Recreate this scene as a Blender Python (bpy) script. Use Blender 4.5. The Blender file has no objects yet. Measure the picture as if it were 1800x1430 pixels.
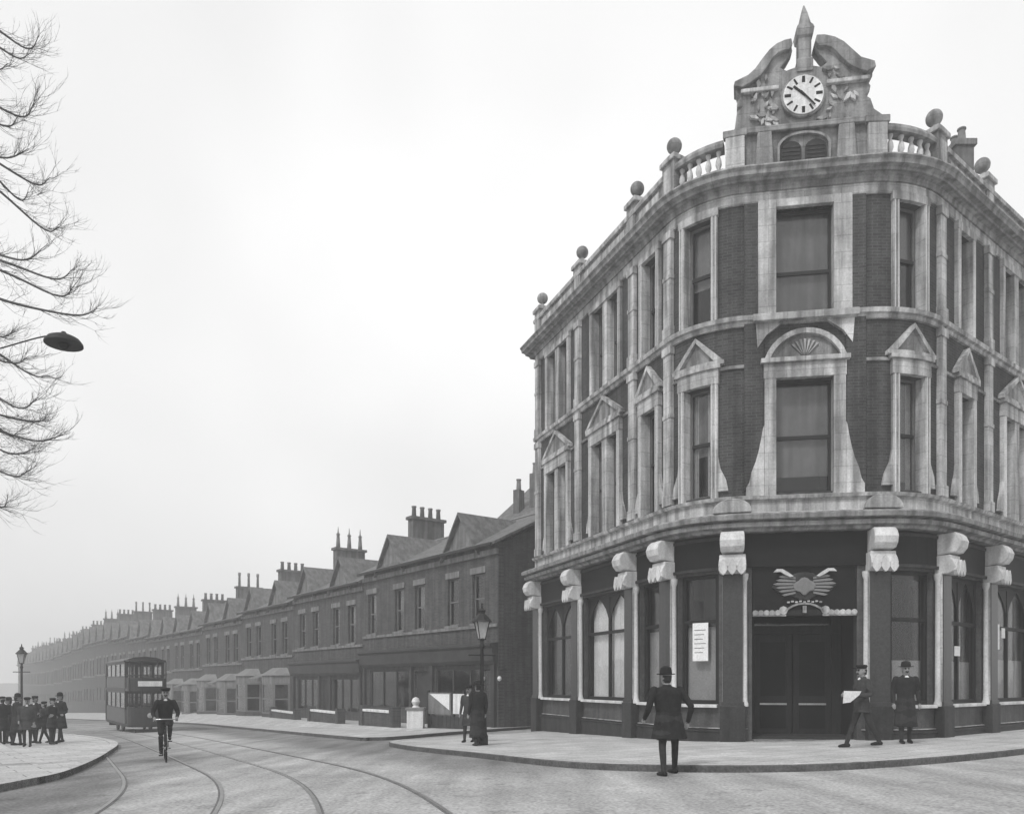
import bpy, bmesh, math, random
from mathutils import Vector, Matrix, kdtree
random.seed(7)
SC = bpy.context.scene
COL = SC.collection
R = math.radians

# ------------------------------------------------------------------ camera
CAMZ, F = 1.65, 1400.0
cd = bpy.data.cameras.new('camera'); cam = bpy.data.objects.new('camera', cd); COL.objects.link(cam)
cam.location = (0, 0, CAMZ); cam.rotation_euler = (R(90), 0, 0)
cd.sensor_width = 36.0; cd.lens = 36.0 * F / 1800.0; cd.shift_y = 482.0 / 1800.0
cd.clip_start = 0.1; cd.clip_end = 6000
SC.camera = cam
# ------------------------------------------------------------------ sky, sun, exposure
SUN_EL, SUN_AZ = R(48), R(215)        # compass-like: azimuth measured clockwise from +Y
w = bpy.data.worlds.new('World'); SC.world = w; w.use_nodes = True
nt = w.node_tree; nt.nodes.clear()
def wn(t): return nt.nodes.new(t)
sky = wn('ShaderNodeTexSky'); sky.sky_type = 'NISHITA'; sky.sun_disc = False
sky.sun_elevation = SUN_EL; sky.sun_rotation = SUN_AZ; sky.air_density = 1.0; sky.dust_density = 5.0; sky.ozone_density = 1.0
bw = wn('ShaderNodeRGBToBW'); nt.links.new(sky.outputs[0], bw.inputs[0])
tc = wn('ShaderNodeTexCoord'); nz = wn('ShaderNodeTexNoise'); nz.inputs['Scale'].default_value = 1.6; nz.inputs['Detail'].default_value = 3
nt.links.new(tc.outputs['Generated'], nz.inputs['Vector'])
rp = wn('ShaderNodeMapRange'); rp.inputs['From Min'].default_value = .3; rp.inputs['From Max'].default_value = .7
rp.inputs['To Min'].default_value = 6.7; rp.inputs['To Max'].default_value = 9.4
nt.links.new(nz.outputs['Fac'], rp.inputs['Value'])
mx = wn('ShaderNodeMix'); mx.data_type = 'FLOAT'; mx.inputs[0].default_value = .93
nt.links.new(bw.outputs[0], mx.inputs[2]); nt.links.new(rp.outputs[0], mx.inputs[3])
bg = wn('ShaderNodeBackground'); bg.inputs['Strength'].default_value = 0.105
nt.links.new(mx.outputs[0], bg.inputs['Color'])
wo = wn('ShaderNodeOutputWorld'); nt.links.new(bg.outputs[0], wo.inputs[0])
sd = bpy.data.lights.new('sun', 'SUN'); sd.energy = 1.5; sd.angle = R(9); sd.color = (1, 1, 1)
sun = bpy.data.objects.new('sun', sd); COL.objects.link(sun)
dvec = Vector((math.sin(SUN_AZ) * math.cos(SUN_EL), math.cos(SUN_AZ) * math.cos(SUN_EL), math.sin(SUN_EL)))
sun.rotation_euler = dvec.to_track_quat('Z', 'Y').to_euler(); sun.location = dvec * 200
SC.view_settings.view_transform = 'Standard'; SC.view_settings.look = 'None'
SC.view_settings.exposure = 0.22; SC.view_settings.gamma = 1.0; SC.view_settings.use_curve_mapping = False
SC.cycles.use_denoising = True; SC.cycles.max_bounces = 6; SC.cycles.transparent_max_bounces = 12
SC.cycles.volume_bounces = 1

# ------------------------------------------------------------------ ground height (street falls away to the left and the back)
def gz(x, y):
    xc = max(-95, min(40, x)); yc = max(-30, min(150, y))
    return .37 + .02 * xc - .025 * yc
def at(px, py, Y):   # point seen at a photograph position, at depth Y
    return Vector(((px - 900) * Y / F, Y, CAMZ + (1197 - py) * Y / F))
def gp(px, Y):       # ground point in a photograph column, at depth Y
    x = (px - 900) * Y / F
    return Vector((x, Y, gz(x, Y)))

# ------------------------------------------------------------------ materials (a black and white world: neutral greys)
MATS = {}
def mat(name, g, rough=.8, var=.25, scale=3.0, bump=.0, bscale=40, stretch=(1, 1, 1), metal=0, spec=.15, uv=False, streak=0.0, grit=.12):
    m = bpy.data.materials.new(name); m.use_nodes = True
    n = m.node_tree; n.nodes.clear(); N = n.nodes.new; L = n.links.new
    o = N('ShaderNodeOutputMaterial'); p = N('ShaderNodeBsdfPrincipled'); L(p.outputs[0], o.inputs[0])
    p.inputs['Roughness'].default_value = rough; p.inputs['Metallic'].default_value = metal
    p.inputs['Specular IOR Level'].default_value = spec
    geo = N('ShaderNodeNewGeometry'); tcn = N('ShaderNodeTexCoord')
    mp = N('ShaderNodeMapping'); mp.inputs['Scale'].default_value = stretch
    L((tcn.outputs['UV'] if uv else geo.outputs['Position']), mp.inputs['Vector'])
    t = N('ShaderNodeTexNoise'); t.inputs['Scale'].default_value = scale; t.inputs['Detail'].default_value = 6; t.inputs['Roughness'].default_value = .65
    L(mp.outputs[0], t.inputs['Vector'])
    r = N('ShaderNodeMapRange'); r.inputs['From Min'].default_value = .28; r.inputs['From Max'].default_value = .72
    r.inputs['To Min'].default_value = 1 - var; r.inputs['To Max'].default_value = 1 + var; L(t.outputs['Fac'], r.inputs['Value'])
    last = r.outputs[0]
    def mul(a, b):
        q = N('ShaderNodeMath'); q.operation = 'MULTIPLY'; L(a, q.inputs[0])
        if isinstance(b, (int, float)): q.inputs[1].default_value = b
        else: L(b, q.inputs[1])
        return q.outputs[0]
    if grit:
        t2 = N('ShaderNodeTexNoise'); t2.inputs['Scale'].default_value = 22; t2.inputs['Detail'].default_value = 3
        L(geo.outputs['Position'], t2.inputs['Vector'])
        r2 = N('ShaderNodeMapRange'); r2.inputs['From Min'].default_value = .3; r2.inputs['From Max'].default_value = .7
        r2.inputs['To Min'].default_value = 1 - grit; r2.inputs['To Max'].default_value = 1 + grit; L(t2.outputs['Fac'], r2.inputs['Value'])
        last = mul(last, r2.outputs[0])
    if streak:
        mp3 = N('ShaderNodeMapping'); mp3.inputs['Scale'].default_value = (3.5, 3.5, .25); L(geo.outputs['Position'], mp3.inputs['Vector'])
        t3 = N('ShaderNodeTexNoise'); t3.inputs['Scale'].default_value = 1.3; t3.inputs['Detail'].default_value = 4; L(mp3.outputs[0], t3.inputs['Vector'])
        r3 = N('ShaderNodeMapRange'); r3.inputs['From Min'].default_value = .35; r3.inputs['From Max'].default_value = .65
        r3.inputs['To Min'].default_value = 1 - streak; r3.inputs['To Max'].default_value = 1 + streak * .35; L(t3.outputs['Fac'], r3.inputs['Value'])
        last = mul(last, r3.outputs[0])
    last = mul(last, g)
    L(last, p.inputs['Base Color'])
    if bump:
        tb = N('ShaderNodeTexNoise'); tb.inputs['Scale'].default_value = bscale; tb.inputs['Detail'].default_value = 4
        L(geo.outputs['Position'], tb.inputs['Vector'])
        b = N('ShaderNodeBump'); b.inputs['Strength'].default_value = bump; b.inputs['Distance'].default_value = .03
        L(tb.outputs['Fac'], b.inputs['Height']); L(b.outputs[0], p.inputs['Normal'])
    MATS[name] = m
    return m
def brickmat(name, g, mortar, uv=True, bw_=.45, rh=.16, mort=.012):
    m = mat(name, g, rough=.9, var=.22, scale=1.4, streak=.3, grit=.16)
    n = m.node_tree; N = n.nodes.new; L = n.links.new
    p = [x for x in n.nodes if x.type == 'BSDF_PRINCIPLED'][0]
    src = p.inputs['Base Color'].links[0].from_socket
    tcn = N('ShaderNodeTexCoord'); b = N('ShaderNodeTexBrick')
    b.inputs['Scale'].default_value = 1.0; b.inputs['Brick Width'].default_value = bw_; b.inputs['Row Height'].default_value = rh
    b.inputs['Mortar Size'].default_value = mort; b.inputs['Bias'].default_value = 0
    b.inputs['Color1'].default_value = (.8, .8, .8, 1); b.inputs['Color2'].default_value = (1.22, 1.22, 1.22, 1); b.inputs['Mortar'].default_value = (mortar / g,) * 3 + (1,)
    L(tcn.outputs['UV'], b.inputs['Vector'])
    q = N('ShaderNodeMix'); q.data_type = 'RGBA'; q.blend_type = 'MULTIPLY'; q.inputs[0].default_value = 1
    L(src, q.inputs[6]); L(b.outputs['Color'], q.inputs[7]); L(q.outputs[2], p.inputs['Base Color'])
    bm_ = N('ShaderNodeBump'); bm_.inputs['Strength'].default_value = .35; bm_.inputs['Distance'].default_value = .01; bm_.invert = True
    L(b.outputs['Fac'], bm_.inputs['Height']); L(bm_.outputs[0], p.inputs['Normal'])
    return m
def glassmat(name, refl=.32, tint=.75):
    m = bpy.data.materials.new(name); m.use_nodes = True; n = m.node_tree; n.nodes.clear(); N = n.nodes.new; L = n.links.new
    o = N('ShaderNodeOutputMaterial'); mixs = N('ShaderNodeMixShader'); tr = N('ShaderNodeBsdfTransparent'); gl = N('ShaderNodeBsdfGlossy')
    tr.inputs[0].default_value = (tint, tint, tint, 1); gl.inputs['Roughness'].default_value = .06; gl.inputs[0].default_value = (.8, .8, .8, 1)
    fr = N('ShaderNodeFresnel'); fr.inputs['IOR'].default_value = 1.5
    t = N('ShaderNodeTexNoise'); t.inputs['Scale'].default_value = 1.1; b = N('ShaderNodeBump'); b.inputs['Strength'].default_value = .06; b.inputs['Distance'].default_value = .2
    g = N('ShaderNodeNewGeometry'); L(g.outputs['Position'], t.inputs['Vector']); L(t.outputs['Fac'], b.inputs['Height']); L(b.outputs[0], gl.inputs['Normal'])
    io = N('ShaderNodeMapRange'); io.inputs['To Min'].default_value = 1.5; io.inputs['To Max'].default_value = 1 / 1.5; L(g.outputs['Backfacing'], io.inputs['Value']); L(io.outputs[0], fr.inputs['IOR'])
    L(fr.outputs[0], mixs.inputs[0]); L(tr.outputs[0], mixs.inputs[1]); L(gl.outputs[0], mixs.inputs[2]); L(mixs.outputs[0], o.inputs[0])
    MATS[name] = m; return m
brickmat('brick', .058, .09, bw_=.24, rh=.078, mort=.009)
brickmat('house_brick', .075, .1, bw_=.24, rh=.078, mort=.009)
mat('stone', .46, rough=.85, var=.3, scale=1.6, streak=.55, bump=.25, bscale=16)
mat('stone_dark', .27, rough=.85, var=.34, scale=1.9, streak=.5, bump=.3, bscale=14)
mat('stone_pale', .62, rough=.8, var=.15, scale=2, streak=.25, bump=.2, bscale=20)
mat('granite', .035, rough=.28, var=.35, scale=9, grit=.25, spec=.5)
mat('plinth', .04, rough=.5, var=.3, scale=4, streak=.3, grit=.2)
mat('stall_riser', .085, rough=.5, var=.3, scale=4, streak=.3, grit=.2)
mat('black_paint', .009, rough=.55, var=.25, scale=3)
mat('wood_dark', .022, rough=.5, var=.3, scale=5, stretch=(3, 3, .5))
mat('frame_paint', .14, rough=.6, var=.2)
mat('frame_dark', .03, rough=.5, var=.2)
mat('blind', .19, rough=.9, var=.25, scale=1.1, grit=.08, streak=.3)
mat('screen', .3, rough=.7, var=.14, scale=1.2)
mat('curtain', .8, rough=.9, var=.12, scale=2)
mat('drape', .42, rough=.9, var=.2, scale=4)
mat('paper', .78, rough=.9, var=.06)
mat('ink', .05, rough=.9)
mat('interior', .04, rough=.9, var=.2)
mat('lead', .2, rough=.7, var=.25, scale=1)
mat('slate', .15, rough=.7, var=.3, scale=2.2, streak=.3, grit=.25)
mat('house_stone', .2, rough=.9, var=.2, streak=.35)
mat('chimney_brick', .14, rough=.9, var=.3, scale=2, streak=.4)
mat('pot', .2, rough=.9, var=.3)
mat('shop_paint', .045, rough=.5, var=.35, scale=1.5)
mat('white_paint', .72, rough=.6, var=.15, scale=2, streak=.2)
mat('iron', .03, rough=.55, var=.3, scale=6, metal=.2)
mat('rail', .26, rough=.35, var=.25, scale=4, metal=.6)
mat('groove', .15, rough=.9)
mat('kerb_face_shade', .1, rough=.85, var=.35, scale=2.5, grit=.3, bump=.3)  # shade on the upright kerb face, put into its colour
mat('pavement', .46, rough=.9, var=.18, scale=.8, grit=.24, bump=.35, bscale=14)
mat('bark', .1, rough=.95, var=.35, scale=6, bump=.5, bscale=20)
mat('skin', .27, rough=.6, var=.08, grit=.02)
mat('coat_black', .022, rough=.9, var=.3, scale=8)
mat('coat_grey', .05, rough=.9, var=.3, scale=8)
mat('trouser', .035, rough=.9, var=.3, scale=8)
mat('shoe', .015, rough=.45, var=.2)
mat('hat', .018, rough=.85, var=.2)
mat('hair', .03, rough=.8, var=.2)
mat('linen', .75, rough=.9, var=.08)
mat('rubber', .02, rough=.9)
mat('chrome', .4, rough=.3, metal=.8)
mat('tram_dark', .03, rough=.4, var=.25, scale=2)
mat('tram_pale', .1, rough=.5, var=.2, scale=2)
mat('enamel', .35, rough=.4, var=.1)
glassmat('glass', tint=.88); glassmat('glass_shop', tint=.92)

def flags():
    n = MATS['pavement'].node_tree; N = n.nodes.new; L = n.links.new
    p = [x for x in n.nodes if x.type == 'BSDF_PRINCIPLED'][0]; src = p.inputs['Base Color'].links[0].from_socket
    geo = N('ShaderNodeNewGeometry'); mp = N('ShaderNodeMapping'); mp.inputs['Rotation'].default_value = (0, 0, R(-38)); L(geo.outputs['Position'], mp.inputs['Vector'])
    b = N('ShaderNodeTexBrick'); b.inputs['Scale'].default_value = 1; b.inputs['Brick Width'].default_value = .95; b.inputs['Row Height'].default_value = .65; b.inputs['Mortar Size'].default_value = .014
    b.inputs['Color1'].default_value = (.88, .88, .88, 1); b.inputs['Color2'].default_value = (1.08, 1.08, 1.08, 1); b.inputs['Mortar'].default_value = (.5, .5, .5, 1); L(mp.outputs[0], b.inputs['Vector'])
    q = N('ShaderNodeMix'); q.data_type = 'RGBA'; q.blend_type = 'MULTIPLY'; q.inputs[0].default_value = 1
    L(src, q.inputs[6]); L(b.outputs['Color'], q.inputs[7]); L(q.outputs[2], p.inputs['Base Color'])
flags()
# road: grey macadam, darker wood-block lanes; the wear is a mesh attribute with a shape of its own
def roadmat():
    m = mat('road', 1.0, rough=.85, var=.2, scale=.5, grit=.34, bump=.6, bscale=11)
    n = m.node_tree; N = n.nodes.new; L = n.links.new
    p = [x for x in n.nodes if x.type == 'BSDF_PRINCIPLED'][0]
    src = p.inputs['Base Color'].links[0].from_socket
    a = N('ShaderNodeAttribute'); a.attribute_name = 'wear'
    geo = N('ShaderNodeNewGeometry')
    mp = N('ShaderNodeMapping'); mp.inputs['Rotation'].default_value = (0, 0, R(28)); mp.inputs['Scale'].default_value = (1.6, .16, 1)
    L(geo.outputs['Position'], mp.inputs['Vector'])
    t = N('ShaderNodeTexNoise'); t.inputs['Scale'].default_value = 1.0; t.inputs['Detail'].default_value = 5; L(mp.outputs[0], t.inputs['Vector'])
    r = N('ShaderNodeMapRange'); r.inputs['From Min'].default_value = .3; r.inputs['From Max'].default_value = .7; r.inputs['To Min'].default_value = .74; r.inputs['To Max'].default_value = 1.22
    L(t.outputs['Fac'], r.inputs['Value'])
    q = N('ShaderNodeMath'); q.operation = 'MULTIPLY'; L(src, q.inputs[0]); L(a.outputs['Fac'], q.inputs[1])
    q2 = N('ShaderNodeMath'); q2.operation = 'MULTIPLY'; L(q.outputs[0], q2.inputs[0]); L(r.outputs[0], q2.inputs[1])
    t4 = N('ShaderNodeTexNoise'); t4.inputs['Scale'].default_value = 1.7; t4.inputs['Detail'].default_value = 5; t4.inputs['Roughness'].default_value = .7; L(geo.outputs['Position'], t4.inputs['Vector'])
    r4 = N('ShaderNodeMapRange'); r4.inputs['From Min'].default_value = .58; r4.inputs['From Max'].default_value = .68; r4.inputs['To Min'].default_value = 1; r4.inputs['To Max'].default_value = .68; L(t4.outputs['Fac'], r4.inputs['Value'])
    q4 = N('ShaderNodeMath'); q4.operation = 'MULTIPLY'; L(q2.outputs[0], q4.inputs[0]); L(r4.outputs[0], q4.inputs[1])
    L(q4.outputs[0], p.inputs['Base Color'])
roadmat()
def joints(name, bw_, rh, dark):
    n = MATS[name].node_tree; N = n.nodes.new; L = n.links.new
    p = [x for x in n.nodes if x.type == 'BSDF_PRINCIPLED'][0]; src = p.inputs['Base Color'].links[0].from_socket
    tcn = N('ShaderNodeTexCoord'); b = N('ShaderNodeTexBrick'); b.inputs['Scale'].default_value = 1; b.inputs['Brick Width'].default_value = bw_; b.inputs['Row Height'].default_value = rh; b.inputs['Mortar Size'].default_value = .012; b.inputs['Mortar Smooth'].default_value = .3
    b.inputs['Color1'].default_value = (.93, .93, .93, 1); b.inputs['Color2'].default_value = (1.06, 1.06, 1.06, 1); b.inputs['Mortar'].default_value = (dark, dark, dark, 1); L(tcn.outputs['UV'], b.inputs['Vector'])
    q = N('ShaderNodeMix'); q.data_type = 'RGBA'; q.blend_type = 'MULTIPLY'; q.inputs[0].default_value = 1
    L(src, q.inputs[6]); L(b.outputs['Color'], q.inputs[7]); L(q.outputs[2], p.inputs['Base Color'])
joints('stone', .9, .42, .74); joints('stone_dark', 1.1, .5, .76)

# ------------------------------------------------------------------ mesh helpers
def tag(o, label=None, cat=None, group=None, kind=None):
    for k, v in (('label', label), ('category', cat), ('group', group), ('kind', kind)):
        if v: o[k] = v
    return o
def empty(name, loc=(0, 0, 0), rz=0, label=None, cat=None, group=None):
    o = bpy.data.objects.new(name, None); COL.objects.link(o); o.location = loc; o.rotation_euler = (0, 0, rz); o.empty_display_size = .2
    return tag(o, label, cat, group)
def link_mesh(name, me, parent=None):
    o = bpy.data.objects.new(name, me); COL.objects.link(o)
    if parent is not None: o.parent = parent
    return o
def copy_tree(o, parent=None):
    c = o.copy(); COL.objects.link(c); c.parent = parent
    for ch in list(o.children): copy_tree(ch, c)
    return c
IDM = lambda a, o, z: Vector((a, -o, z))      # local frame: a along, o outward (towards -Y), z up

class MB:
    def __init__(s, M=IDM, stations=None):
        s.v = []; s.f = []; s.uv = []; s.M = M; s.st = stations or (lambda a, b: [a, b])
    def add(s, pts, uvs=None):
        i = len(s.v); s.v += [Vector(p) for p in pts]; s.uv += (uvs or [(p[0], p[2]) for p in pts]); return i
    def sweep(s, prof, a0, a1):
        """closed profile of (out, z) swept along the path from a0 to a1"""
        st = s.st(a0, a1); n = len(prof); idx = []
        for a in st:
            idx.append(s.add([s.M(a, o, z) for o, z in prof], [(a, z) for o, z in prof]))
        for k in range(len(st) - 1):
            A, B = idx[k], idx[k + 1]
            for j in range(n):
                j2 = (j + 1) % n
                s.f.append((A + j, A + j2, B + j2, B + j))
        s.f.append(tuple(idx[0] + j for j in reversed(range(n)))); s.f.append(tuple(idx[-1] + j for j in range(n)))
        return s
    def box(s, a0, a1, o0, o1, z0, z1):
        return s.sweep([(o0, z0), (o0, z1), (o1, z1), (o1, z0)], a0, a1)
    def poly(s, pts, o0, o1):
        """polygon in (a, z) extruded between two outward offsets"""
        n = len(pts)
        A = s.add([s.M(a, o0, z) for a, z in pts], list(pts)); B = s.add([s.M(a, o1, z) for a, z in pts], list(pts))
        s.f.append(tuple(A + j for j in range(n))); s.f.append(tuple(B + j for j in reversed(range(n))))
        for j in range(n):
            j2 = (j + 1) % n; s.f.append((A + j, B + j, B + j2, A + j2))
        return s
    def prism(s, pts, z0, z1):
        n = len(pts)
        def zz(z, p): return z(p) if callable(z) else z
        A = s.add([(p[0], p[1], zz(z0, p)) for p in pts]); B = s.add([(p[0], p[1], zz(z1, p)) for p in pts])
        s.f.append(tuple(A + j for j in reversed(range(n)))); s.f.append(tuple(B + j for j in range(n)))
        for j in range(n):
            j2 = (j + 1) % n; s.f.append((A + j, A + j2, B + j2, B + j))
        return s
    def lathe(s, c, prof, n=16, axis=None):
        """profile of (radius, height) turned about the z axis through c"""
        c = Vector(c); rings = []
        Q = axis or Matrix.Identity(3)
        for r, h in prof:
            rings.append(s.add([c + Q @ Vector((r * math.cos(2 * math.pi * k / n), r * math.sin(2 * math.pi * k / n), h)) for k in range(n)]))
        for k in range(len(rings) - 1):
            A, B = rings[k], rings[k + 1]
            for j in range(n):
                j2 = (j + 1) % n; s.f.append((A + j, A + j2, B + j2, B + j))
        s.f.append(tuple(rings[0] + j for j in reversed(range(n)))); s.f.append(tuple(rings[-1] + j for j in range(n)))
        return s
    def tube(s, pts, rad, n=6, closed=False):
        pts = [Vector(p) for p in pts]; m = len(pts)
        rad = rad if isinstance(rad, (list, tuple)) else [rad] * m
        rings = []; up = Vector((0, 0, 1))
        for k, p in enumerate(pts):
            if closed: d = pts[(k + 1) % m] - pts[k - 1]
            else: d = pts[min(k + 1, m - 1)] - pts[max(k - 1, 0)]
            d.normalize()
            x = d.cross(up)
            if x.length < 1e-3: x = d.cross(Vector((0, 1, 0)))
            x.normalize(); y = x.cross(d)
            rings.append(s.add([p + (x * math.cos(2 * math.pi * j / n) + y * math.sin(2 * math.pi * j / n)) * rad[k] for j in range(n)]))
        rr = list(range(m)) + ([0] if closed else [])
        for k in range(len(rr) - 1):
            A, B = rings[rr[k]], rings[rr[k + 1]]
            for j in range(n):
                j2 = (j + 1) % n; s.f.append((A + j, A + j2, B + j2, B + j))
        if not closed:
            s.f.append(tuple(rings[0] + j for j in reversed(range(n)))); s.f.append(tuple(rings[-1] + j for j in range(n)))
        return s
    def wall(s, a_br, z_br, holes, o0, o1):
        """wall between outward offsets o0 (inner) < o1 (outer) with rectangular holes (a0,a1,z0,z1)"""
        ab = set(a_br); zb = set(z_br)
        for h in holes: ab |= {h[0], h[1]}; zb |= {h[2], h[3]}
        ab = sorted(ab); full = []
        for i in range(len(ab) - 1): full += s.st(ab[i], ab[i + 1])[:-1]
        ab = full + [ab[-1]]; zb = sorted(zb)
        na, nz_ = len(ab) - 1, len(zb) - 1
        solid = [[not any(h[0] - 1e-6 <= (ab[i] + ab[i + 1]) / 2 <= h[1] + 1e-6 and h[2] <= (zb[j] + zb[j + 1]) / 2 <= h[3] for h in holes) for j in range(nz_)] for i in range(na)]
        I = {}
        for side, o in ((0, o0), (1, o1)):
            for i, a in enumerate(ab):
                for j, z in enumerate(zb): I[side, i, j] = s.add([s.M(a, o, z)], [(a, z)])
        ok = lambda i, j: 0 <= i < na and 0 <= j < nz_ and solid[i][j]
        for i in range(na):
            for j in range(nz_):
                if not solid[i][j]: continue
                q = lambda side, a, b: I[side, i + a, j + b]
                s.f.append((q(1, 0, 0), q(1, 1, 0), q(1, 1, 1), q(1, 0, 1))); s.f.append((q(0, 0, 0), q(0, 0, 1), q(0, 1, 1), q(0, 1, 0)))
                if not ok(i - 1, j): s.f.append((q(0, 0, 0), q(1, 0, 0), q(1, 0, 1), q(0, 0, 1)))
                if not ok(i + 1, j): s.f.append((q(0, 1, 0), q(0, 1, 1), q(1, 1, 1), q(1, 1, 0)))
                if not ok(i, j - 1): s.f.append((q(0, 0, 0), q(0, 1, 0), q(1, 1, 0), q(1, 0, 0)))
                if not ok(i, j + 1): s.f.append((q(0, 0, 1), q(1, 0, 1), q(1, 1, 1), q(0, 1, 1)))
        return s
    def mesh(s, name, material, smooth=False):
        me = bpy.data.meshes.new(name); me.from_pydata([tuple(v) for v in s.v], [], s.f)
        ul = me.uv_layers.new(name='UVMap')
        vi = [0] * len(me.loops); me.loops.foreach_get('vertex_index', vi)
        flat = [c for i in vi for c in s.uv[i]]; ul.data.foreach_set('uv', flat)
        bm = bmesh.new(); bm.from_mesh(me); bmesh.ops.recalc_face_normals(bm, faces=bm.faces); bm.to_mesh(me); bm.free()
        me.materials.append(MATS[material])
        if smooth: me.shade_smooth(); 
        return me
    def build(s, name, material, parent=None, smooth=False, bevel=0):
        me = s.mesh(name, material, smooth); o = link_mesh(name, me, parent)
        if smooth:
            try: me.set_sharp_from_angle(angle=R(40))
            except Exception: pass
        if bevel:
            b = o.modifiers.new('bevel', 'BEVEL'); b.width = bevel; b.segments = 2; b.limit_method = 'ANGLE'; b.angle_limit = R(50)
        return o
def catmull(pts, n=8):
    out = []; P = [Vector(p) for p in pts]; P = [2 * P[0] - P[1]] + P + [2 * P[-1] - P[-2]]
    for i in range(1, len(P) - 2):
        for k in range(n):
            t = k / n
            out.append(.5 * ((2 * P[i]) + (P[i + 1] - P[i - 1]) * t + (2 * P[i - 1] - 5 * P[i] + 4 * P[i + 1] - P[i + 2]) * t * t + (3 * P[i] - P[i - 1] - 3 * P[i + 1] + P[i + 2]) * t ** 3))
    out.append(P[-2]); return out

# ================================================================== THE GROUND
T2C = catmull([(-.3, -6), (-.75, 3), (-1.0, 7), (-1.55, 9.5), (-2.5, 12.5), (-3.75, 15.4), (-5.7, 19), (-10.2, 27), (-16, 37), (-22.3, 47), (-30.4, 58), (-46, 79), (-62, 100), (-80, 124), (-140, 204)], 6)
def dist_track(x, y):
    best = 1e9; p = Vector((x, y)); side = 0
    for a, b in zip(T2C[:-1], T2C[1:]):
        d = b - a; t = max(0, min(1, (p - a).dot(d) / d.length_squared)); q = a + d * t
        if (p - q).length < abs(best): best = (p - q).length; side = 1 if d.x * (p - q).y - d.y * (p - q).x > 0 else -1
    return best * side      # positive: left of the T2 centre line
def sm(a, b, x): t = max(0, min(1, (x - a) / (b - a))); return t * t * (3 - 2 * t)
def build_ground():
    xs = [-2500, -900, -400, -200, -140, -110, -90, -75, -62, -52, -44, -38, -33, -29] + [-26 + i * .6 for i in range(62)] + [12, 14, 17, 21, 27, 40, 70, 150, 500, 2500]
    ys = [-400, -120, -50, -20, -8, -2, 2] + [4 + i * .6 for i in range(70)] + [48, 52, 57, 63, 70, 80, 92, 105, 120, 135, 150, 180, 260, 500, 1200, 3000]
    v = []; wear = []
    for y in ys:
        for x in xs:
            v.append((x, y, gz(x, y)))
            d = dist_track(x, y) if (-70 < x < 20 and 2 < y < 110) else 0
            c = .37
            # dark wood-block lanes either side of the granite track bed
            left = max(sm(2.9, 3.7, d), .75 * sm(.3, 2.2, d) * sm(14, 20, y)); right = sm(1.5, 2.6, -d) * sm(11.5, 15.5, y - .35 * max(0, x + 2)) * sm(12, 8, -d)
            c = c * (1 - .5 * left) * (1 - .45 * right)
            c *= (1 - .2 * sm(40, 90, y))
            wear.append(c)
    nx = len(xs); f = [(j * nx + i, j * nx + i + 1, (j + 1) * nx + i + 1, (j + 1) * nx + i) for j in range(len(ys) - 1) for i in range(nx - 1)]
    me = bpy.data.meshes.new('road'); me.from_pydata(v, [], f)
    at_ = me.attributes.new('wear', 'FLOAT', 'POINT'); at_.data.foreach_set('value', wear)
    me.materials.append(MATS['road'])
    tag(link_mesh('road', me), kind='structure')
build_ground()

def offset_line(pts, d):
    out = []
    for i, p in enumerate(pts):
        t = pts[min(i + 1, len(pts) - 1)] - pts[max(i - 1, 0)]; t.normalize(); out.append(p + Vector((t.y, -t.x)) * d)
    return out
def pavement(name, kerb, rest, inward):
    k = catmull(kerb, 8); inner = offset_line(k, inward * .28)
    H = .125
    loop = inner + [Vector(p) for p in rest]
    MB().prism(loop, lambda p: gz(*p[:2]) - .3, lambda p: gz(*p[:2]) + H - .006).build(name, 'pavement')
    ob = bpy.data.objects[name]; tag(ob, kind='structure')
    # kerb stones: one continuous edging, road face coloured dark to stand for shade
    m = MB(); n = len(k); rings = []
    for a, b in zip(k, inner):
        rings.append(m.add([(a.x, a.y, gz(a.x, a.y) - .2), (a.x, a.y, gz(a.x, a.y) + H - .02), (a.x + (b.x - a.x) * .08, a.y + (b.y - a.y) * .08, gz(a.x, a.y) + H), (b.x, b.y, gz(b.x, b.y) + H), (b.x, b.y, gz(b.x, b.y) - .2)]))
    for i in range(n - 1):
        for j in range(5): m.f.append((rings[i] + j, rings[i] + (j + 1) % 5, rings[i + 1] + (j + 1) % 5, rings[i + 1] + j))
    e = m.build('kerb', 'kerb_face_shade', ob)
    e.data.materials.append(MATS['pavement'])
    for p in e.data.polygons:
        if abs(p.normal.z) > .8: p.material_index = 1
    return ob
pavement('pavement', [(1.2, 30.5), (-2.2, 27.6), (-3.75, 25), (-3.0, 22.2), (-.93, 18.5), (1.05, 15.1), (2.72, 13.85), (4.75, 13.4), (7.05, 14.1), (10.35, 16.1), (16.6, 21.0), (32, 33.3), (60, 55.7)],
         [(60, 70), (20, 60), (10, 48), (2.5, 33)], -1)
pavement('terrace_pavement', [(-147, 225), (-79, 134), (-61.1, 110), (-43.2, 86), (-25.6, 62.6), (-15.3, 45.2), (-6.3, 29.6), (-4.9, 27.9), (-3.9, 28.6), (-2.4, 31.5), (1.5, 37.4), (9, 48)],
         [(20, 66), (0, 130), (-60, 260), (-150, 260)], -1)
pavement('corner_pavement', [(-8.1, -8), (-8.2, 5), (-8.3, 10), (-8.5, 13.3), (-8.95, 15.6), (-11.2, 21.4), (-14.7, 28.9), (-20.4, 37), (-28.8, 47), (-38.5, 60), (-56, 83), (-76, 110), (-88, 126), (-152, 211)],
         [(-240, 211), (-160, -8)], 1)

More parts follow.
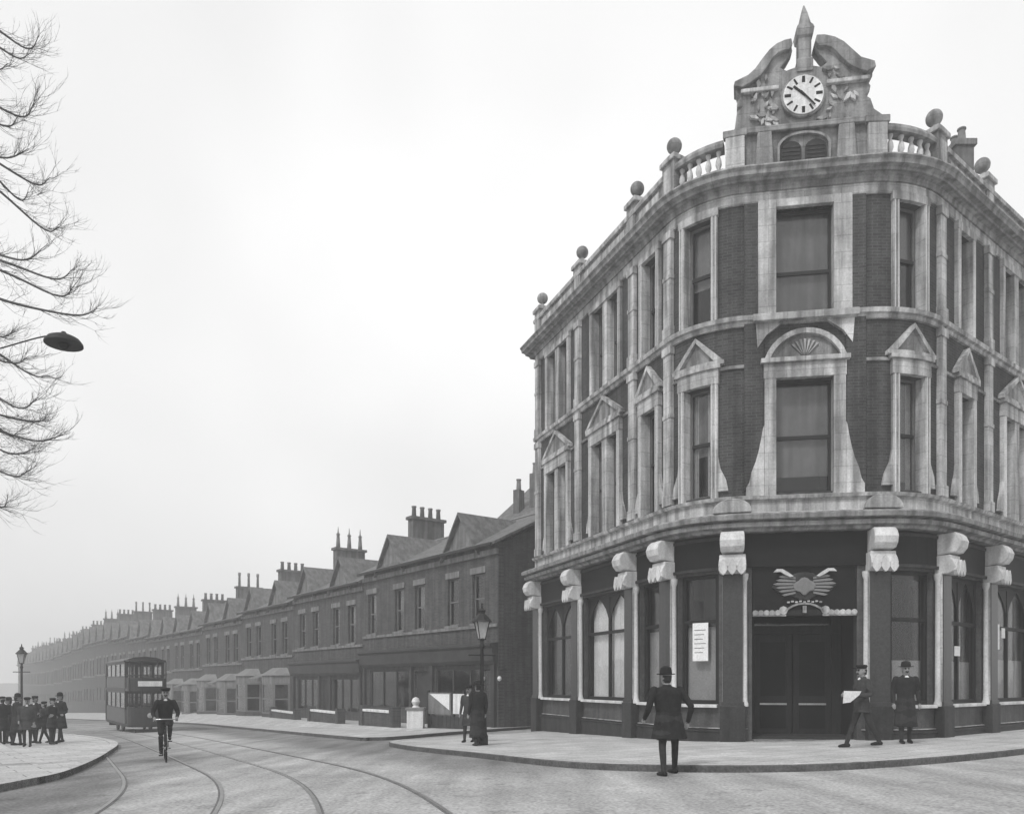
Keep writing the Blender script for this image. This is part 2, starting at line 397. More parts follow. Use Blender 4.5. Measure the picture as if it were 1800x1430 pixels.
# tram tracks
def track(center, label):
    t = empty('tram_track', (0, 0, 0), 0, label, 'tram track', 'the two tram tracks')
    for s_ in (-.7175, .7175):
        for nm, mt, o0, o1, up in (('rail', 'rail', -.03, .02, .012), ('groove', 'groove', .02, .05, .006)):
            if nm == 'groove' and o0 < 0 and False: continue
            sgn = -1 if s_ > 0 else 1
            a = offset_line(center, s_ + sgn * o0); b = offset_line(center, s_ + sgn * o1); m = MB()
            ia = [m.add([(p.x, p.y, gz(p.x, p.y) + up), (q.x, q.y, gz(q.x, q.y) + up), (q.x, q.y, gz(q.x, q.y) - .02), (p.x, p.y, gz(p.x, p.y) - .02)]) for p, q in zip(a, b)]
            for i in range(len(ia) - 1):
                for j in range(4): m.f.append((ia[i] + j, ia[i] + (j + 1) % 4, ia[i + 1] + (j + 1) % 4, ia[i + 1] + j))
            m.build(nm, mt, t)
track(T2C, 'curving tram track nearer the clock building, with the tram standing on it')
track(offset_line(T2C, -2.65), 'curving tram track nearer the left-hand kerb')

# ================================================================== THE CLOCK BUILDING
FA = R(9); C0 = (7.55, 20.6); HW = 1.465; AL = R(60.3); AR = R(47.7); RL, RR = 2.2, 2.8
SL, SR = -13.4, 16.0
def path(s):
    h = -FA
    if abs(s) <= HW: return C0[0] + s * math.cos(h), C0[1] + s * math.sin(h), h
    sg = 1 if s > 0 else -1; rad, ang = (RR, AR) if s > 0 else (RL, AL)
    x, y = C0[0] + sg * HW * math.cos(h), C0[1] + sg * HW * math.sin(h); t = abs(s) - HW
    a = min(t, rad * ang) / rad; cx, cy = x - rad * math.sin(h), y + rad * math.cos(h); hh = h + sg * a
    px, py = cx + rad * math.sin(hh), cy - rad * math.cos(hh)
    d = max(0, t - rad * ang)
    return px + sg * d * math.cos(hh), py + sg * d * math.sin(hh), hh
def BM_(s, o, z):
    x, y, h = path(s); return Vector((x + o * math.sin(h), y - o * math.cos(h), z))
KS = [-HW - RL * AL, -HW, HW, HW + RR * AR]
def stations(a, b):
    k = {a, b}
    for q in KS:
        if a < q < b: k.add(q)
    out = sorted(k); res = []
    for i in range(len(out) - 1):
        m = (out[i] + out[i + 1]) / 2; curved = KS[0] < m < KS[1] or KS[2] < m < KS[3]
        n = max(1, math.ceil((out[i + 1] - out[i]) / .22)) if curved else 1
        res += [out[i] + (out[i + 1] - out[i]) * t / n for t in range(n)]
    return res + [out[-1]]
def B(): return MB(BM_, stations)
bank = empty('clock_building', (C0[0], C0[1], 0), 0, 'three-storey brick and stone corner building with a clock gable and rounded front', 'building')
def bp(m, name, material, parent=None, **k):
    """a part of the clock building (meshes are in world space)"""
    o = m.build(name, material, parent or bank, **k)
    o.matrix_parent_inverse = Matrix.Translation(-Vector((C0[0], C0[1], 0)))
    if parent is not None: o.matrix_parent_inverse = Matrix.Identity(4)
    return o
GB = -.9      # below the lowest ground at the wall
ZC1, ZS, ZW0, ZW1 = 5.5, 6.4, 6.55, 9.47      # fascia top, lower sill, first floor window
ZU0, ZU1, ZF, ZC2, ZP = 11.15, 13.9, 14.4, 14.78, 15.85
PIL = [-13.15, -9.55, -5.74, -3.72, 3.9, 6.95, 10.9, 15.7]
upper = []    # (s0, s1, kind)
SINGLE = [(-5.15, -4.35), (-3.1, -2.32), (2.32, 3.1), (5.0, 5.8)]
PAIRS = [(-12.25, -11.5, -11.2, -10.45), (-8.45, -7.7, -7.4, -6.65), (8.1, 8.85, 9.15, 9.9), (12.4, 13.15, 13.45, 14.2)]
CEN = (-.72, .72)
holes = []
for z0, z1 in ((ZW0, ZW1), (ZU0, ZU1)):
    holes.append((CEN[0], CEN[1], z0, z1))
    for a, b in SINGLE: holes.append((a, b, z0, z1))
    for a, b, c, d in PAIRS: holes += [(a, b, z0, z1), (c, d, z0, z1)]
bp(B().wall([SL, SR], [5.4, 14.6], holes, -.34, 0), 'wall', 'brick')
# slight projecting centre bay of brick (fold in the brickwork either side of the middle window)
for a, b in ((-1.5, -1.02), (1.02, 1.5)):
    bp(B().box(a, b, 0.003, .09, 6.62, 14.07), 'brick_pier', 'brick')
# floors, roof and back walls
back = [Vector((20.5, 42)), Vector((6.0, 40))]
def slab(z0, z1, off, name, material):
    pts = [BM_(s, off, 0) for s in stations(SL + .02, SR - .02)] + [Vector((p.x, p.y, 0)) for p in back]
    bp(MB().prism(pts, z0, z1), name, material)
slab(5.72, 6.0, -.345, 'floor_slab', 'interior'); slab(10.3, 10.6, -.345, 'floor_slab', 'interior'); slab(14.5, 14.72, -.345, 'roof', 'lead')
slab(GB, .2, -.345, 'floor_slab', 'interior')
pl, pr = BM_(SL, -.17, 0), BM_(SR, -.17, 0)
ring = [pl, Vector((back[1].x, back[1].y, 0)), Vector((back[0].x, back[0].y, 0)), pr]
for a, b in zip(ring[:-1], ring[1:]):
    d = (b - a).normalized(); nn = Vector((-d.y, d.x, 0)) * .15
    bp(MB().prism([a + nn, b + nn, b - nn, a - nn], GB, 15.4), 'side_wall', 'house_brick')
# inner partition so the rooms are not one void
for s0 in (-11, -8, -4.2, 4.5, 8, 12): pass

rd = random.Random(9)
def sash_window(s0, s1, z0, z1, blind=.55, mid=.5, frame='frame_paint', rec=-.2):
    f = B(); t = .07
    f.wall([s0 + .005, s1 - .005], [z0 + .005, z1 - .005], [(s0 + t, s1 - t, z0 + t, z1 - t)], rec - .06, rec)
    wd = bp(f, 'window', frame)
    zm = z0 + (z1 - z0) * mid
    bp(B().box(s0 + t, s1 - t, rec - .05, rec + .012, zm - .045, zm + .045), 'meeting_rail', 'frame_dark', wd)
    bp(B().box(s0 + t, s1 - t, rec - .04, rec - .03, zm + .045, z1 - t), 'pane', 'glass', wd)
    bp(B().box(s0 + t, s1 - t, rec - .055, rec - .045, z0 + t, zm - .045), 'pane', 'glass', wd)
    if blind > 0: bp(B().box(s0 + .03, s1 - .03, rec - .15, rec - .13, z1 - (z1 - z0) * blind, z1 - .02), 'blind', 'blind', wd)
    if rd.random() < .6 and s1 - s0 < 1:
        for e_, sg in ((s0 + .06, 1), (s1 - .06, -1)):
            m_ = B(); wd_ = rd.uniform(.1, .2)
            for k in range(4): a_ = e_ + sg * wd_ * k / 4; b_ = e_ + sg * wd_ * (k + 1) / 4; m_.sweep([(rec - .13, z0 + .05), (rec - .13, z1 - .05), (rec - .1 - .02 * (k % 2), z1 - .05), (rec - .1 - .02 * (k % 2), z0 + .05)], min(a_, b_), max(a_, b_))
            bp(m_, 'drape', 'drape', wd)
    bp(B().box(s0 - .1, s1 + .1, rec - 1.9, rec - 1.85, z0 - .1, z1 + .1), 'room_back', 'interior', wd)
    return wd
rb = random.Random(3)
for zi, (z0, z1) in enumerate(((ZW0, ZW1), (ZU0, ZU1))):
    sash_window(CEN[0], CEN[1], z0, z1, blind=(.93 if zi else .84), mid=(.42 if zi else .5), frame='frame_dark')
    for a, b in SINGLE: sash_window(a, b, z0, z1, blind=rb.choice([.5, .6, .9, .45]))
    for a, b, c, d in PAIRS:
        sash_window(a, b, z0, z1, blind=rb.choice([.5, .6, .4])); sash_window(c, d, z0, z1, blind=rb.choice([.5, .6, .4]))

def surround(a, b, z0, z1, wj, head, proj=.1):
    """stone architrave round one opening"""
    m = B()
    m.box(a - wj, a + .012, -.19, proj, z0, z1 + .003); m.box(b - .012, b + wj, -.19, proj, z0, z1 + .003)
    m.box(a - wj, b + wj, -.19, proj + .004, z1 + .003, z1 + head)
    return bp(m, 'window_surround', 'stone', bevel=.012)
def beads(a, b, z0, z1, wj, o):
    for x in (a - wj + .03, a - .045, b + .02, b + wj - .055):
        bp(B().box(x, x + .025, o, o + .022, z0, z1), 'architrave_bead', 'stone_pale')
def tri_pediment(c, hw, z0, h):
    m = B(); zb = z0 + .1
    m.box(c - hw - .06, c + hw + .06, .004, .17, z0, zb)
    t = .1
    for sg in (-1, 1): m.poly([(c + sg * hw * 1.06, zb), (c + sg * (hw * 1.06 - .22), zb + .003), (c, zb + h - t * 1.25), (c, zb + h)], .004, .17)
    o = bp(m, 'pediment', 'stone')
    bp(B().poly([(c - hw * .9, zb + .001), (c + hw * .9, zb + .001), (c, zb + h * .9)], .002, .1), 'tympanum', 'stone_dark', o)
    return o
# windows of the sides and the rounded corners
def side_bay(a, b, mulls=None):
    c = (a + b) / 2; hw = (b - a) / 2
    # first floor
    m = B(); wj = .17
    m.box(a - wj, a + .012, -.19, .12, ZS + .02, ZW1); m.box(b - .012, b + wj, -.19, .12, ZS + .02, ZW1)
    if mulls: m.box(mulls[0] - .012, mulls[1] + .012, -.19, .1, ZS + .02, ZW1)
    m.box(a - wj - .02, b + wj + .02, -.19, .14, ZW1 + .002, 9.86)
    m.box(a - wj - .08, b + wj + .08, .003, .2, 9.86, 9.96)
    bp(m, 'window_surround', 'stone', bevel=.01)
    tri_pediment(c, hw + wj + .1, 9.963, .72 if not mulls else .8)
    beads(a, b, ZS + .04, ZW1 - .002, .17, .12)
    # little flared feet beside the surround
    for sg in (-1, 1):
        e = c + sg * (hw + wj)
        bp(B().poly([(e, ZS + .25), (e + sg * .26, ZS + .25), (e + sg * .2, ZS + .55), (e + sg * .06, ZS + .85), (e, ZS + 1.2)], .004, .09), 'scroll_foot', 'stone')
    # second floor
    m = B(); wj = .16
    m.box(a - wj, a + .012, -.19, .1, ZU0 - .02, ZU1); m.box(b - .012, b + wj, -.19, .1, ZU0 - .02, ZU1)
    if mulls: m.box(mulls[0] - .012, mulls[1] + .012, -.19, .08, ZU0 - .02, ZU1)
    m.box(a - wj - .02, b + wj + .02, -.19, .12, ZU1 + .002, ZU1 + .22)
    bp(m, 'window_surround', 'stone', bevel=.01)
for a, b in SINGLE: side_bay(a, b); beads(a, b, ZU0, ZU1 - .002, .16, .1)
for a, b, c, d in PAIRS: side_bay(a, d, (b, c))
# middle window, second floor: broad plain jambs; first floor: entablature, segmental pediment and big scrolls
m = B()
for sg in (-1, 1):
    a, b = sorted((sg * .708, sg * 1.16)); m.box(a, b, -.19, .14, ZU0 - .02, 14.1)
m.box(-.708, .708, -.19, .139, ZU1, 14.1)
bp(m, 'window_surround', 'stone', bevel=.012)
m = B()
for sg in (-1, 1):
    a, b = sorted((sg * .708, sg * 1.0)); m.box(a, b, -.19, .15, ZS + .05, ZW1)
m.box(-1.02, 1.02, -.19, .152, ZW1 + .002, 9.86); m.box(-1.1, 1.1, .003, .24, 9.86, 9.98)
bp(m, 'window_surround', 'stone', bevel=.012)
for sg in (-1, 1):      # tall concave scrolls flanking the middle window
    prof = [(1.003, ZS + .05), (1.46, ZS + .05), (1.46, ZS + .28), (1.38, ZS + .42), (1.32, ZS + .7), (1.22, ZS + .95), (1.14, ZS + 1.25), (1.08, ZS + 1.55), (1.04, ZS + 1.8), (1.003, ZS + 1.9)]
    bp(B().poly([(sg * a, z) for a, z in prof], .006, .15), 'scroll_buttress', 'stone', bevel=.02)
m = B(); Rr = 1.06; zc = 9.985 + .72 - Rr; aa = math.acos((9.985 - zc) / Rr); N_ = 14
for k in range(N_):
    t0 = -aa + 2 * aa * k / N_; t1 = -aa + 2 * aa * (k + 1) / N_
    q = lambda t, r: (r * math.sin(t), zc + r * math.cos(t))
    m.poly([q(t0, Rr - .13), q(t0, Rr), q(t1, Rr), q(t1, Rr - .13)], .004, .22)
sp = bp(m, 'segmental_pediment', 'stone')
pts = [((Rr - .12) * math.sin(-aa + 2 * aa * k / 12), max(9.99, zc + (Rr - .12) * math.cos(-aa + 2 * aa * k / 12))) for k in range(13)]
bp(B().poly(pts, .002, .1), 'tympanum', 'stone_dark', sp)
m = B()
for k in range(7):      # carved shell ribs
    t = (k - 3) * .27; m.poly([(.06 * math.sin(t), 10.02), (.42 * math.sin(t) - .03, 10.03 + .42 * math.cos(t)), (.42 * math.sin(t) + .03, 10.03 + .42 * math.cos(t))], .1, .15)
bp(m, 'shell_carving', 'stone', sp)
for sg in (-1, 1):      # spandrel blocks between the pediment and the sill of the upper window
    bp(B().poly([(sg * 1.22, 10.95), (sg * .5, 10.95), (sg * .95, 10.62), (sg * 1.17, 10.3)], .004, .12), 'spandrel', 'stone')

# stone bands, sills and cornices
bp(B().sweep([(.0, ZS - .45), (.1, ZS - .45), (.1, ZS - .06), (.2, ZS - .04), (.24, ZS + .04), (.0, ZS + .1)], SL, SR), 'sill_band', 'stone')
bp(B().sweep([(.001, 10.9), (.08, 10.9), (.1, 11.0), (.17, 11.02), (.19, 11.13), (.001, 11.16)], SL, SR), 'sill_band', 'stone')
bp(B().box(-1.3, 1.3, .05, .27, 10.94, 11.12), 'window_sill', 'stone', bevel=.015)
bp(B().sweep([(.001, 9.83), (.05, 9.83), (.06, 9.9), (.001, 9.93)], SL, SR), 'string_course', 'stone_dark')
bp(B().sweep([(.001, 14.08), (.06, 14.08), (.09, 14.12), (.09, 14.4), (.001, 14.4)], SL, SR), 'frieze', 'stone')
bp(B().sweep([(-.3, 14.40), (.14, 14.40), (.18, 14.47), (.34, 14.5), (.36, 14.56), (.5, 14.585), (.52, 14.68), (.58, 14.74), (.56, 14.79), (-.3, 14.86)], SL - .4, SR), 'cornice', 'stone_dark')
m = B()      # row of blocks under the main cornice
cm = bp(B().sweep([(.001, 14.34), (.14, 14.34), (.16, 14.398), (.001, 14.398)], SL, SR), 'bed_moulding', 'stone_dark')
# fascia cornice over the ground floor
bp(B().sweep([(-.2, ZC1), (.3, ZC1), (.34, ZC1 + .07), (.5, ZC1 + .1), (.52, ZC1 + .2), (.42, ZC1 + .215), (.44, ZC1 + .25), (.62, ZC1 + .27), (.64, ZC1 + .38), (.54, ZC1 + .44), (-.2, ZC1 + .5)], SL - .1, SR), 'fascia_cornice', 'stone_dark')
bp(B().sweep([(.0, ZS - .4), (.3, ZS - .4), (.3, ZS - .455), (.0, ZS - .455)], SL, SR), 'blocking_course', 'stone_pale')
# small half-round caps above the brackets beside the entrance
for c in (-1.78, 1.78):
    pts = [(c + .42 * math.cos(math.pi * k / 10), 5.985 + .36 * math.sin(math.pi * k / 10)) for k in range(11)]
    bp(B().poly(pts, .25, .5), 'half_round_cap', 'stone', bevel=.02)
# pilasters through the two upper floors
for s_ in PIL:
    for z0, z1 in ((6.5, 10.9), (11.16, 14.08)):
        m = B(); m.box(s_ - .17, s_ + .17, .004, .13, z0, z1); m.box(s_ - .2, s_ + .2, .004, .16, z0, z0 + .3)
        m.box(s_ - .2, s_ + .2, .004, .17, z1 - .22, z1 - .002); m.box(s_ - .19, s_ + .19, .004, .15, z0 + (z1 - z0) * .55, z0 + (z1 - z0) * .55 + .12)
        bp(m, 'pilaster', 'stone', bevel=.01)

# ---- ground floor
GP = [-13.1, -9.55, -5.74, -3.72, -1.78, 1.78, 3.9, 6.95, 10.9, 15.6]
DOOR = (-1.3, 1.3)
gh = []
shop = []
for a, b in zip(GP[:-1], GP[1:]):
    if a == -1.78: continue
    shop.append((a + .36, b - .36)); gh.append((a + .36, b - .36, 1.05, 4.5))
gh.append((DOOR[0], DOOR[1], GB, 5.3))
bp(B().wall([SL, SR], [GB, 5.4], gh, -.34, 0), 'ground_floor_wall', 'stall_riser')
# plinth with its thin light ledge, window sills
for a, b in ((SL, -1.98), (1.98, SR)):
    bp(B().sweep([(.002, GB), (.1, GB), (.1, .3), (.13, .33), (.13, .37), (.002, .4)], a, b), 'plinth', 'plinth')
for a, b in ((SL, -1.4), (1.4, SR)):
    bp(B().sweep([(.002, .4), (.05, .4), (.075, .412), (.05, .43), (.002, .43)], a, b), 'plinth_ledge', 'stone')
for a, b in shop:
    bp(B().box(a + .02, b - .02, -.3, .16, .96, 1.045), 'window_sill', 'stone_pale', bevel=.012)
# signboard fascia between the brackets
for a, b in zip(GP[:-1], GP[1:]):
    m = B(); m.box(a + .26, b - .26, .003, .07, 4.62, 5.49)
    fb = bp(m, 'fascia_board', 'black_paint')
    if a == -1.78: continue
    bp(B().box(a + .26, b - .26, .07, .13, 4.56, 4.64), 'moulding', 'plinth', fb); bp(B().box(a + .26, b - .26, .07, .1, 5.36, 5.44), 'moulding', 'plinth', fb)
# pilasters and scrolled brackets
for s_ in GP:
    m = B(); hw = .24
    m.box(s_ - hw, s_ + hw, .004, .2, 1.0, 4.5)
    p_ = bp(m, 'ground_pilaster', 'stone', bevel=.02)
    bp(B().box(s_ - hw + .01, s_ + hw - .01, .2, .222, 1.12, 4.45), 'granite_panel', 'granite', p_)
    bp(B().box(s_ - hw - .05, s_ + hw + .05, .004, .28, GB, 1.02), 'pedestal', 'plinth', p_, bevel=.02)
    bp(B().box(s_ - hw - .02, s_ + hw + .02, .2, .25, 1.02, 1.12), 'pilaster_base', 'granite', p_)
    sd_ = 1 if s_ < 0 else -1      # pale slender shaft on the side towards the entrance
    c = BM_(s_ + sd_ * (hw + .045), .1, 0)
    bp(MB().lathe((c.x, c.y, 1.0), [(.1, 0), (.1, .08), (.075, .14), (.07, .3), (.062, 3.25), (.09, 3.32), (.1, 3.4), (.1, 3.45)], 12), 'shaft', 'stone_pale', p_, smooth=True)
    # bracket: side profile swept over its width, broad scroll above and a flared leaf below
    prof = [(.004, 4.44), (.36, 4.44), (.5, 4.5), (.55, 4.62), (.5, 4.74), (.42, 4.84), (.42, 4.92), (.52, 4.98), (.62, 5.1), (.66, 5.26), (.6, 5.4), (.5, 5.495), (.004, 5.495)]
    pa = [q for q in prof if q[1] <= 4.93]; pb = [q for q in prof if q[1] >= 4.92]
    m = B(); m.sweep(pa + [(.004, 4.92)], s_ - .28, s_ + .28); o = bp(m, 'bracket', 'stone_pale', bevel=.02)
    m = B(); m.sweep([(.004, 4.923)] + [q for q in prof if q[1] > 4.925], s_ - .24, s_ + .24); bp(m, 'scroll', 'stone_pale', o, bevel=.03)
    m = B()
    for k in (-.2, 0, .2): m.poly([(s_ + k * .9 - .09, 4.52), (s_ + k * .9 - .04, 4.42), (s_ + k * .9, 4.38), (s_ + k * .9 + .04, 4.42), (s_ + k * .9 + .09, 4.52), (s_ + k * .9 + .05, 4.7), (s_ + k * .9, 4.8), (s_ + k * .9 - .05, 4.7)], .48, .57)
    bp(m, 'acanthus_leaf', 'stone_pale', o)
# shop windows
for i, (a, b) in enumerate(shop):
    rec = -.14; wdt = b - a; z0, z1, zt = 1.05, 4.5, 3.25
    nm = 1 if wdt < 1.9 else 2
    xs_ = [a + .08 + (wdt - .16) * k / nm for k in range(nm + 1)]
    hl = []
    for k in range(nm):
        hl += [(xs_[k] + .04, xs_[k + 1] - .04, z0 + .1, zt - .05), (xs_[k] + .04, xs_[k + 1] - .04, zt + .05, z1 - .1)]
    wd = bp(B().wall([a + .004, b - .004], [z0 + .004, z1 - .004], hl, rec - .09, rec), 'shop_window', 'wood_dark')
    for (p0, p1, q0, q1) in hl: bp(B().box(p0, p1, rec - .06, rec - .05, q0, q1), 'pane', 'glass_shop', wd)
    bp(B().box(a, b, rec - 2.2, rec - 2.1, z0 - .5, z1 + .3), 'room_back', 'interior', wd)
    if a > -5.6 and b < 15 and not (-4 < b < -3.9):     # half-height obscured screens behind the lower panes
        hs = 3.12 if b < -2 and a > -4 else (2.3 if a > 6 else (2.2 if a > 2 else 3.1))
        bp(B().box(a + .06, b - .06, rec - .17, rec - .15, z0 + .02, hs), 'window_screen', 'screen', wd)
    for (p0, p1, q0, q1) in hl[1::2]:                     # spandrels that give each upper light a pointed head
        if nm == 1: continue
        c_ = (p0 + p1) / 2
        for e_ in (p0, p1): bp(B().poly([(e_, q1 + .002), (c_, q1 + .002), (c_ + (e_ - c_) * .3, q1 - .14), (c_ + (e_ - c_) * .68, q1 - .38), (e_, q1 - .75)], rec - .045, rec - .02), 'spandrel', 'wood_dark', wd)
    if -9.6 < a < -8:                                     # pale curtains drawn across both lights
        for k in range(nm):
            for j in range(6):
                c0 = xs_[k] + .05 + (xs_[k + 1] - xs_[k] - .1) * j / 6; c1 = c0 + (xs_[k + 1] - xs_[k] - .1) / 6
                bp(B().box(c0, c1, rec - .2, rec - .17 + .025 * (j % 2), z0 + .05, z1 - .05), 'curtain', 'curtain', wd)
    if a < -10:
        bp(B().box(b - .9, b - .3, rec - .2, rec - .18, z0 + .1, z1 - .5), 'curtain', 'screen', wd)
# white notice on the left rounded window
nb = B().box(-2.92, -2.45, -.075, -.06, 2.2, 3.22)
nt_ = nb.build('notice', 'paper'); tag(nt_, 'white paper notice pasted up beside the entrance, left of it', 'notice')
for k in range(6):
    m = B().box(-2.86, -2.52 - .04 * (k % 3), -.058, -.056, 3.02 - k * .12, 3.035 - k * .12); m.build('ink_line', 'ink', nt_)
# small white showcards in the right-hand windows
for s0, s1, z0, z1, lab in ((5.05, 5.4, 2.35, 2.62, 'small white card low in the window right of the entrance corner'), (8.0, 8.14, 2.6, 3.35, 'narrow upright white card in the far right window'), (8.3, 8.56, 2.95, 3.25, 'round-cornered white card beside the narrow upright card')):
    o = B().box(s0, s1, -.09, -.08, z0, z1).build('showcard', 'paper'); tag(o, lab, 'card', 'white cards in the right-hand windows')
# ---- entrance
porch = bp(B().box(DOOR[0] - .05, DOOR[1] + .05, -2.2, -2.12, GB, 5.4), 'porch_back', 'black_paint')
for sg in (-1, 1):
    a, b = sorted((sg * 1.3, sg * 1.36)); bp(B().box(a, b, -2.12, -.342, GB, 5.4), 'porch_side', 'wood_dark')
bp(B().box(-1.36, 1.36, -2.2, -.342, 5.3, 5.36), 'porch_ceiling', 'black_paint')
for sg in (-1, 1):      # pair of doors
    a, b = sorted((sg * .02, sg * 1.02))
    d = bp(B().wall([a, b], [.13, 2.95], [(a + .16, b - .16, 1.25, 2.75)], -1.62, -1.56), 'door', 'wood_dark')
    bp(B().box(a + .16, b - .16, -1.6, -1.57, 1.25, 2.75), 'panel', 'black_paint', d)
    bp(B().box(a + .16, b - .16, -1.56, -1.54, .35, 1.05), 'panel', 'black_paint', d)
    bp(B().box(a + .14, b - .14, -1.53, -1.5, 1.0, 1.05), 'push_bar', 'chrome', d)
    hinge = sg * 1.16; bp(B().box(min(sg * 1.03, sg * 1.29), max(sg * 1.03, sg * 1.29), -1.64, -1.54, .06, 4.5), 'door_jamb', 'wood_dark')
bp(B().box(-1.29, 1.29, -1.64, -1.52, 2.97, 3.2), 'transom', 'wood_dark')
bp(B().box(-1.02, 1.02, -1.6, -1.59, 3.2, 4.5), 'fanlight', 'glass_shop')
# lintel with pale carved scroll strips and a little arch between
m = B(); m.box(-1.3, 1.3, -.33, .02, 3.36, 3.5)
lt = bp(m, 'lintel', 'wood_dark')
for sg in (-1, 1):
    m = B()
    for k in range(6):
        c = sg * (.52 + k * .14); r = .075 if k else .11
        m.poly([(c + r * math.cos(2 * math.pi * j / 8), 3.43 + (.06 if k == 0 else 0) + r * math.sin(2 * math.pi * j / 8)) for j in range(8)], .022, .07 + .01 * (k % 2))
    m.box(min(sg * .45, sg * 1.28), max(sg * .45, sg * 1.28), .021, .05, 3.34, 3.39)
    bp(m, 'carved_strip', 'stone', lt)
m = B()
for k in range(8):
    t0, t1 = math.pi * (.15 + .7 * k / 8), math.pi * (.15 + .7 * (k + 1) / 8); q = lambda t, r: (r * math.cos(t), 3.25 + r * .75 * math.sin(t))
    m.poly([q(t0, .52), q(t0, .58), q(t1, .58), q(t1, .52)], .021, .07)
m.box(-.04, .05, .021, .09, 3.42, 3.6)
bp(m, 'arch_moulding', 'stone_dark', lt)
# carved panel above the door: a broad cartouche with two bright curled tips
m = B(); m.box(-1.28, 1.28, -.1, -.02, 3.5, 4.62)
cp = bp(m, 'tympanum_panel', 'black_paint')
def blob(m, pts, o0, o1): m.poly(pts, o0, o1)
ctl = [(-.82, 4.1), (-.62, 3.92), (-.3, 3.86), (-.1, 3.74), (.1, 3.74), (.32, 3.88), (.62, 3.93), (.8, 4.14), (.6, 4.3), (.4, 4.34), (.22, 4.44), (0, 4.48), (-.22, 4.44), (-.4, 4.34), (-.6, 4.28)]
m = B(); blob(m, ctl, -.018, .05)
cr = bp(m, 'cartouche', 'plinth', cp, bevel=.03)
m = B(); blob(m, [(a_ * .36, 4.1 + (z_ - 4.1) * .62) for a_, z_ in ctl], .05, .1); bp(m, 'shield', 'lead', cp, bevel=.03)
for sg in (-1, 1):
    for k in range(6):      # carved feathers spreading to each side
        z_ = 4.34 - k * .075; e_ = .78 - abs(k - 2) * .07; f_ = 4.36 - k * .095
        m = B(); blob(m, [(sg * .22, z_), (sg * (e_ - .1), f_ + .035), (sg * e_, f_), (sg * (e_ - .08), f_ - .03), (sg * .22, z_ - .05)], .05, .075 + .008 * (k % 2)); bp(m, 'carved_feather', 'lead', cp)
    m = B(); blob(m, [(sg * .78, 4.47), (sg * .7, 4.55), (sg * .56, 4.55), (sg * .44, 4.48), (sg * .28, 4.36), (sg * .36, 4.34), (sg * .5, 4.41), (sg * .6, 4.48)], .08, .15)
    bp(m, 'curled_tip', 'stone_pale', cp)
m = B()
for k in range(9): m.box(-.42 + k * .1, -.36 + k * .1, -.018, .05, 3.68 + (.02 if k % 2 else 0), 3.72 + (.02 if k % 2 else 0))
bp(m, 'carved_bead', 'stone', cp)
# entrance steps
for k, (o, z) in enumerate(((.62, .05), (.3, .13))):
    bp(B().box(-1.28 if k else -1.5, 1.28 if k else 1.5, -2.1, o, GB, z), 'step', 'stone_dark', bevel=.01)

# ---- parapet, balustrades and ball finials
for a, b in ((SL, -3.9), (4.1, SR)):
    bp(B().sweep([(-.3, 14.83), (.08, 14.83), (.08, 15.62), (-.3, 15.62)], a, b), 'parapet', 'stone_dark')
    bp(B().sweep([(-.36, 15.62), (.16, 15.62), (.18, 15.72), (.1, 15.84), (-.3, 15.84)], a - .001, b), 'parapet_coping', 'stone')
    # sunk panels
    segs = [q for q in PIL if a - .5 < q < b + .5]
    for p0, p1 in zip(segs[:-1], segs[1:]):
        bp(B().box(p0 + .45, p1 - .45, .082, .11, 15.0, 15.5), 'parapet_panel', 'stone')
for p0, p1 in ((-3.45, -2.02), (2.02, 3.6)):
    bal = bp(B().sweep([(-.22, 14.83), (.06, 14.83), (.06, 15.12), (-.22, 15.12)], p0, p1), 'balustrade', 'stone')
    bp(B().sweep([(-.25, 15.66), (.1, 15.66), (.12, 15.74), (.06, 15.86), (-.2, 15.86)], p0, p1), 'handrail', 'stone_dark', bal)
    n = 5
    for k in range(n):
        c = BM_(p0 + (p1 - p0) * (k + .5) / n, -.08, 0)
        bp(MB().lathe((c.x, c.y, 15.12), [(.07, 0), (.07, .05), (.04, .08), (.085, .2), (.075, .3), (.035, .42), (.06, .48), (.07, .5), (.07, .54)], 10), 'baluster', 'stone_pale', bal, smooth=True)
def finial(s_, zt=16.12):
    m = B(); m.box(s_ - .27, s_ + .27, -.36, .13, 14.83, zt - .14)
    o = bp(m, 'pedestal', 'stone_dark', bevel=.015)
    bp(B().box(s_ - .33, s_ + .33, -.42, .19, zt - .14, zt), 'pedestal_cap', 'stone', o, bevel=.02)
    bp(B().box(s_ - .16, s_ + .16, .13, .15, 15.05, zt - .3), 'pedestal_panel', 'stone', o)
    c = BM_(s_, -.1, zt)
    pr_ = [(.16, 0), (.16, .05), (.07, .1), (.05, .2), (.08, .23)]
    bp(MB().lathe(c, pr_, 14), 'finial_stem', 'stone', o, smooth=True)
    r = .21; bp(MB().lathe((c.x, c.y, c.z + .2 + r), [(r * math.sin(math.pi * (k + .3) / 12.6), -r * math.cos(math.pi * (k + .3) / 12.6)) for k in range(13)], 20), 'ball_finial', 'stone_dark', o, smooth=True)
for s_ in (-13.1, -9.55, -5.74, -3.68, 3.85, 6.95, 10.9, 15.4): finial(s_)

